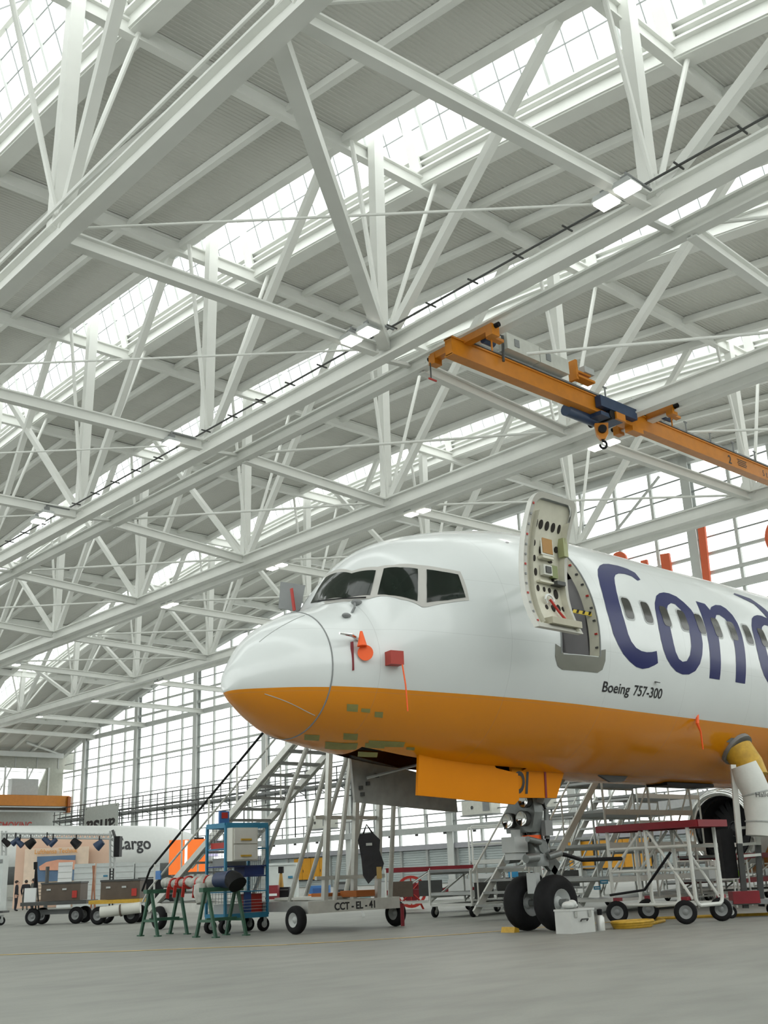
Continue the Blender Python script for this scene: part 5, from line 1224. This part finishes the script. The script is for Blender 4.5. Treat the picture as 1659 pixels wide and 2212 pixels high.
# ================================================================== TOOLBOX, RAGS, HOSES BY THE NOSE WHEEL
tb = thing('toolbox', (14.9, 11.9, 0), 'silver aluminium toolbox standing against the nose wheel', 'toolbox')
SIL = mat('toolbox_silver', (.66, .67, .65), .35, .3)
b = MB(); b.box((14.97, 11.92, .17), (.62, .32, .34)); b.build('box_body', SIL, tb)
b = MB(); b.box((14.97, 11.92, .355), (.64, .34, .03)); b.build('box_lid', SIL, tb)
for dx in (-.18, .18):
    b = MB(); b.box((14.97+dx, 11.745, .29), (.06, .02, .09)); b.build('latch', CHROME, tb)
b = MB(); b.tube([(14.89, 11.74, .18), (14.89, 11.71, .21), (15.05, 11.71, .21), (15.05, 11.74, .18)], .012, 6); b.build('handle', DGREY, tb)
rg = MB(); rg.sphere((14.85, 11.93, .43), (.13, .1, .06), 12, 8); rg.sphere((14.97, 11.95, .42), (.1, .09, .05), 12, 8); rg.sphere((14.91, 11.9, .45), (.08, .08, .06), 10, 6)
rg.build('rag_bundle', mat('rag_white', (.70, .72, .70), .9, bump=.8, bscale=12), smooth=True, label='crumpled white rags lying on the silver toolbox', cat='rags')
cn = thing('spray_can', (15.55, 11.85, 0), 'small silver and black can beside the toolbox', 'can')
MB().lathe((15.55, 11.85, 0), (0, 0, 1), [(0, .001), (0, .07), (.2, .07), (.24, .04), (.24, .001)], 16).build('can_body', SIL, cn, smooth=True); MB().lathe((15.55, 11.85, .24), (0, 0, 1), [(0, .04), (.09, .045), (.1, .001)], 12).build('can_cap', BLACKG, cn)
hc = MB()
for k in range(3): hc.tube([(16.3+(.38+.02*k)*math.cos(a)*1.1, 11.75+(.24+.015*k)*math.sin(a), .03+.035*k) for a in np.linspace(0, 2*math.pi, 25)], .028, 6)
hc.tube([(16.65, 11.95, .03), (17.1, 11.9, .03), (17.9, 12.2, .03), (18.6, 12.9, .03), (19.4, 12.2, .03), (20.3, 11.2, .03)], .03, 6)
hc.build('hose_coil', YELH, label='yellow hose coiled on the floor beside the toolbox', cat='hose', smooth=True)
# wheel chock
ck = MB(); ck.prism([(0, 0), (.14, 0), (.13, .06), (.03, .09)], (14.78, 13.24, 0), (1, 0, 0), (0, 0, 1), .3); ck.build('wheel_chock', YELH, label='yellow chock in front of the farther nose wheel', cat='chock')
# ================================================================== WORK DOCKS BEHIND THE NOSE GEAR
def dock(o, ang, ln, wd, H, lab, rail=True, stair=0, levels=1, redrail=False, panels=0, seed=1, name='work_dock'):
    rnd = random.Random(seed); L = Loc(o, ang); t = thing(name, (o[0], o[1], 0), lab, 'work dock', 'white work docks')
    for u in (0, ln/2, ln):
        for v in (0, wd):
            b = MB(); b.tube([L(u, v, .28), L(u, v, H+(1.0 if rail else 0))], .03, 6); b.build('post', RAILW, t)
    for k in range(1, levels+1):
        z = H*k/levels
        b = MB(); L.box(b, ln/2, wd/2, z, ln, wd, .06); b.build('deck', MGREY if k == levels else LGREY, t)
        for v in (0, wd):
            b = MB(); L.box(b, ln/2, v, z-.02, ln, .05, .12); b.build('deck_edge', DRED if redrail else RAILW, t)
    b = MB(); L.box(b, ln/2, wd/2, .28, ln, wd, .06); b.build('base_frame', RAILW, t)
    for z in ((H+.5, H+1.0) if rail else ()):
        for v in (0, wd):
            b = MB(); b.tube([L(0, v, z), L(ln, v, z)], .024, 6); b.build('guard_rail', RAILW, t)
        b = MB(); b.tube([L(ln, 0, z), L(ln, wd, z)], .024, 6); b.build('guard_rail', RAILW, t)
    for v in (0, wd):
        b = MB(); b.tube([L(0, v, .35), L(ln/2, v, H-.1)], .022, 6); b.build('brace', RAILW, t); b = MB(); b.tube([L(ln/2, v, .35), L(ln, v, H-.1)], .022, 6); b.build('brace', RAILW, t)
    for k in range(panels):
        b = MB(); L.box(b, ln*(k+.5)/panels, -.03, H*.55, ln/panels*.8, .03, H*.35); b.build('side_panel', rnd.choice([DRED, BROWN, DGREY, WHITE]), t)
    if stair:
        run = H*.95
        for v in (.1, wd-.1):
            b = MB(); b.bar(L(-run, v, .15), L(0, v, H), .05, .16); b.build('stringer', RAILW, t)
            b = MB(); b.tube([L(-run, v, 1.0), L(0, v, H+1.0)], .022, 6); b.build('stair_rail', RAILW, t)
            for q in (.05, .5): b = MB(); b.tube([L(-run*(1-q), v, .15+H*q), L(-run*(1-q), v, 1.0+H*q)], .02, 6); b.build('stair_post', RAILW, t)
        n = int(H/.25)
        for k in range(n):
            f = (k+.6)/n; b = MB(); L.box(b, -run*(1-f), wd/2, .15+(H-.15)*f, .26, wd-.24, .05); b.build('tread', ALUD, t)
    for u in (.1, ln-.1):
        for v in (.05, wd-.05): caster(L, u, v, .12, t)
    return L, t
Ld, d1 = dock((21.0, 15.6), 0.0, 3.6, 1.7, 2.95, 'tall white work dock with stairs under the belly, behind the red-edged stand', stair=1, levels=4, seed=3)
dock((19.6, 18.6), math.radians(10), 3.0, 1.2, 1.05, 'mid-height white dock with brown panels just behind the nose wheels', rail=False, levels=2, panels=3, seed=5)
dock((20.9, 23.0), math.radians(-42), 2.4, 1.0, 1.15, 'low white dock with red-brown panels left of the nose wheels', rail=False, levels=2, panels=3, redrail=True, seed=8)
dock((24.6, 23.2), math.radians(-42), 3.2, 1.2, 1.3, 'low white dock with short rails further back, left of the nose wheels', rail=True, levels=1, panels=3, seed=9)
dock((25.3, 15.0), 0.0, 4.2, 1.6, 1.15, 'white dock with red edges in front of the engine', rail=False, levels=2, redrail=True, seed=12)
dock((25.2, 17.6), 0.0, 3.0, 1.4, 2.8, 'second tall white dock with stairs, further back and left of the engine inlet', stair=1, levels=4, seed=14)
dock((28.8, 18.0), math.radians(8), 2.4, 1.4, 1.5, 'white dock with three bare decks directly left of the engine inlet', rail=False, levels=3, seed=18)
dock((30.0, 15.2), math.radians(-20), 4.0, 1.4, 1.0, 'low red-railed dock beneath the engine', rail=True, levels=1, redrail=True, seed=15)
dock((24.0, 12.1), math.radians(-45), 3.4, 1.3, .8, 'low white dock behind the duct trolley at the right edge', rail=True, levels=1, redrail=True, seed=16)
# small things lying on and around the docks
sm = [((1305, 1905), 'sign plate', 'small blue sign plate on the tall dock stairs', CBLUE, 24.0, 16, 9), ((1290, 1918), 'sign plate', 'lower blue sign plate on the tall dock stairs', CBLUE, 24.0, 14, 8)]
for (x, y), nm, lab, m, d, w, h in sm:
    b = pbox(x-w/2, y-h/2, x+w/2, y+h/2, d, .03); o_ = b.build('sign_plate', m, label=lab, cat='sign'); pbox(x-w/2+2, y-1, x+w/2-2, y+1, d-.01, .01).build('print', WHITE, o_)
hv = thing('hi_vis_vest', tuple(at_d(1590, 1893, 31)), 'lime yellow high-visibility vest hanging on a dock rail', 'vest')
pbox(1578, 1880, 1600, 1905, 29.5, .12).build('vest_cloth', mat('hi_vis', (.35, .75, .02), .7), hv); pbox(1578, 1893, 1600, 1896, 29.45, .02).build('reflective_band', LGREY, hv)
# ================================================================== EQUIPMENT ROW ALONG THE FAR WALL
def eq(name, lab, cat, x0, y0, x1, y1, th, m, parts=()):
    d = gdepth((x0+x1)/2, y1); t = thing(name, tuple(at_d((x0+x1)/2, y1, d)[:2])+(0,), lab, cat, 'equipment along the wall')
    pbox(x0, y0, x1, y1-3, d, th).build('body', m, t)
    for (a0, b0, a1, b1, dd, pm, pn) in parts: pbox(a0, b0, a1, b1, d+dd, .08).build(pn, pm, t)
    for x in (x0+6, x1-6):
        p = at_d(x, y1, d+.2); r = .16; wheel((p[0], p[1], r), tuple(HV), r, .1, 'wheel', t, .5)
    return t, d
eq('site_container', 'white box body with a small blue sign left of the yellow doors', 'container', 574, 1863, 640, 1950, 1.2, mat('container_pale', (.60, .64, .62), .5), ((622, 1892, 632, 1897, -.1, CBLUE, 'sign'), (580, 1868, 636, 1870, -.06, LGREY, 'roof_trim')))
eq('parts_bin', 'blue plastic bin in the row along the wall', 'bin', 668, 1912, 712, 1952, .8, MBLUE, ((676, 1918, 705, 1936, -.06, mat('bin_dark', (.03, .10, .30), .5), 'front_panel'),))
eq('tow_tractor', 'low orange tow tractor in the row along the wall', 'tractor', 664, 1930, 716, 1962, 1.0, mat('tug_orange', (.60, .16, .02), .5), ((680, 1934, 712, 1944, -.06, BROWN, 'seat'),))
eq('dark_generator', 'dark machine with exposed sides beside the blue bin', 'generator', 722, 1904, 758, 1955, .9, DGREY, ((726, 1910, 750, 1922, -.06, MGREY, 'panel'),))
eq('grey_locker', 'grey steel locker beside the red hose reel', 'locker', 814, 1902, 848, 1958, .7, MGREY, ((816, 1905, 846, 1953, -.05, LGREY, 'locker_door'),))
eq('red_tool_case', 'red tool case on wheels behind the cage cart', 'case', 574, 1912, 600, 1958, .7, DRED, ((576, 1930, 598, 1936, -.05, WHITE, 'label'),))
eq('black_crate', 'black crate next to the red tool case', 'crate', 600, 1916, 624, 1956, .7, BLACKG, ((602, 1920, 622, 1924, -.05, DGREY, 'rim'),))
eq('teal_skip', 'small teal skip behind the stair tower', 'skip', 762, 1926, 800, 1956, .8, mat('skip_teal', (.05, .20, .22), .5), ((764, 1928, 798, 1932, -.05, LGREY, 'rim'),))
hr_ = thing('hose_reel', tuple(at_z(888, 1965)[:2])+(0,), 'round red hose reel beside the grey locker', 'hose reel'); dh = gdepth(888, 1965)
c_ = at_d(888, 1926, dh); 
for v in (-.18, .18):
    b = MB(); b.lathe(c_+HV*v, tuple(HV), [(-.02, .38), (-.02, .46), (.02, .46), (.02, .38)], 28, True); b.build('rim', RED, hr_)
    for k in range(8): a = math.pi*k/4; b = MB(); b.tube([c_+HV*v, c_+HV*v+RV*.42*math.cos(a)+UP*.42*math.sin(a)], .02, 5); b.build('spoke', RED, hr_)
b = MB(); b.tube([c_-HV*.15, c_+HV*.15], .3, 18); b.build('hose_wound', DRED, hr_, smooth=True)
for u in (-.35, .35): b = MB(); b.bar(c_+RV*u*.3, (c_+RV*u)*np.array([1, 1, 0]), .06, .06, tuple(HV)); b.build('stand_leg', RED, hr_)
bp_ = thing('barrier_pole', tuple(at_d(782, 1950, 30)[:2])+(0,), 'red and white raking pole inside the stair tower', 'pole')
b = MB(); b.bar(at_d(755, 1882, 30), at_d(766, 1905, 30), .09, .05, tuple(HV)); b.build('red_arm', FLUO, bp_)
b = MB(); b.bar(at_d(766, 1905, 30), at_d(785, 1948, 30)*np.array([1, 1, 0]), .07, .05, tuple(HV)); b.build('white_arm', WHITE, bp_)
tp2 = thing('survey_tripod', tuple(at_d(607, 1940, 48)[:2])+(0,), 'wooden survey tripod in front of the white box body', 'tripod')
for x in (600, 607, 614): MB().tube([at_d(607, 1882, 48), at_d(x, 1950, 48+.4*(x == 607))*np.array([1, 1, 0])], .05, 6).build('tripod_leg', mat('tripod_wood', (.45, .26, .06), .6), tp2)
MB().tube([at_d(607, 1872, 48), at_d(607, 1886, 48)], .12, 8).build('tripod_head', BLACKG, tp2)
bs = thing('blue_notice', tuple(at_d(1109, 1895, 33)), 'bright blue notice board beside the nose wheel', 'notice board')
pbox(1100, 1882, 1119, 1912, 33, .05).build('board', mat('notice_blue', (.05, .33, .62), .5), bs); pbox(1100, 1912, 1119, 1925, 33, .05).build('board_foot', mat('notice_white', (.7, .75, .78), .5), bs)
for x in (1102, 1117): MB().bar(at_d(x, 1884, 33.1), at_d(x, 1950, 33.1)*np.array([1, 1, 0]), .04, .04).build('board_leg', LGREY, bs)
# ================================================================== ORANGE LETTERS ON THE GLASS WALL
OL = mat('facade_letter_orange', (.85, .16, .06), .5, var=.02)
XL = XW-.75
def wall_letter(lab, polys):
    t = thing('facade_letter', (XL, at_x(*polys[0][0], XL)[1], at_x(*polys[0][0], XL)[2]), lab, 'letter', 'orange facade letters')
    for pl in polys:
        q = [at_x(x, y, XL) for x, y in pl]; b = MB(); b.prism([(p[1], p[2]) for p in q], (XL, 0, 0), (0, 1, 0), (0, 0, 1), .25); b.build('letter_stroke', OL, t)
    return t
wall_letter('tall orange letter bar fixed to the glass wall, highest of the row', [[(1508, 1138), (1523, 1136), (1536, 1262), (1521, 1262)]])
wall_letter('short orange letter end showing over the fuselage, below the pipe rail', [[(1427, 1198), (1446, 1195), (1453, 1240), (1433, 1240)]])
wall_letter('smallest orange letter corner showing over the fuselage', [[(1385, 1212), (1398, 1209), (1402, 1230), (1388, 1232)]])
ar = [(1324+30*(1-math.cos(a))/2*1.0, 1206-14*math.sin(a)) for a in np.linspace(0, math.pi, 9)]
wall_letter('rounded orange letter top showing just over the fuselage crown', [ar+[(1354, 1215), (1324, 1215)]])
rc = at_x(1700, 1155, XL); rp_ = at_x(1651, 1150, XL); rr_ = abs(rc[1]-rp_[1])
t_ = thing('facade_letter', (XL, rc[1], rc[2]), 'large orange ring on the glass wall cut by the right edge', 'letter', 'orange facade letters')
b = MB(); b.lathe(tuple(rc), (1, 0, 0), [(-.1, rr_-.28), (-.1, rr_), (.1, rr_), (.1, rr_-.28)], 48, True); b.build('letter_stroke', OL, t_)
# ---- more parts on the nose gear and more small racks in the crowded corner under the belly
for k, (p, q, r) in enumerate((((GX-.12, YF-.2, 1.45), (GX-.5, YF-.25, 1.5), .05), ((GX+.1, YF-.18, 1.5), (GX+.12, YF-.2, 2.0), .045), ((GX-.05, YF+.2, 1.5), (GX-.05, YF+.22, 2.1), .045), ((GX+.05, YF-.22, 1.2), (GX+.3, YF-.3, 1.26), .06))):
    b = MB(); b.tube([p, q], r, 10); b.build('gear_fitting', GEARM, jet, smooth=True)
b = MB(); b.box((GX+.05, YF-.24, 1.68), (.2, .1, .26)); b.build('junction_box', MGREY, jet)
rk = [((22.6, 13.9), 12, 2.2, .9, 1.05), ((23.0, 21.6), -30, 2.0, .9, 1.0), ((27.6, 13.0), 5, 2.6, 1.0, 1.1), ((30.2, 12.6), -15, 2.4, 1.0, 1.2), ((33.0, 18.0), 0, 3.0, 1.0, .9)]
where = ['behind the red-edged stand', 'behind the farther nose wheel', 'beside the duct trolley', 'at the right edge behind the duct mast', 'below the engine cowl']
for (o, ang, ln, wd, H), w in zip(rk, where):
    L = Loc(o, math.radians(ang)); t = thing('tube_rack', (o[0], o[1], 0), 'small white tubular rack '+w, 'rack', 'small tubular racks')
    for u in (0, ln*.5, ln):
        for v in (0, wd): b = MB(); b.tube([L(u, v, .0), L(u, v, H)], .025, 6); b.build('rack_post', RAILW, t)
    for z in (.25, H*.6, H):
        for v in (0, wd): b = MB(); b.tube([L(0, v, z), L(ln, v, z)], .022, 6); b.build('rack_rail', DRED if z == H and v == 0 else RAILW, t)
    b = MB(); L.box(b, ln/2, wd/2, H*.6, ln*.9, wd*.8, .03); b.build('rack_shelf', MGREY, t)
    for k in range(3):
        b = MB(); L.box(b, ln*(k+.5)/3, wd/2, H*.6+.12, ln*.18, wd*.5, .2); b.build('rack_bin', [LGREY, DGREY, OFFW][k], t)
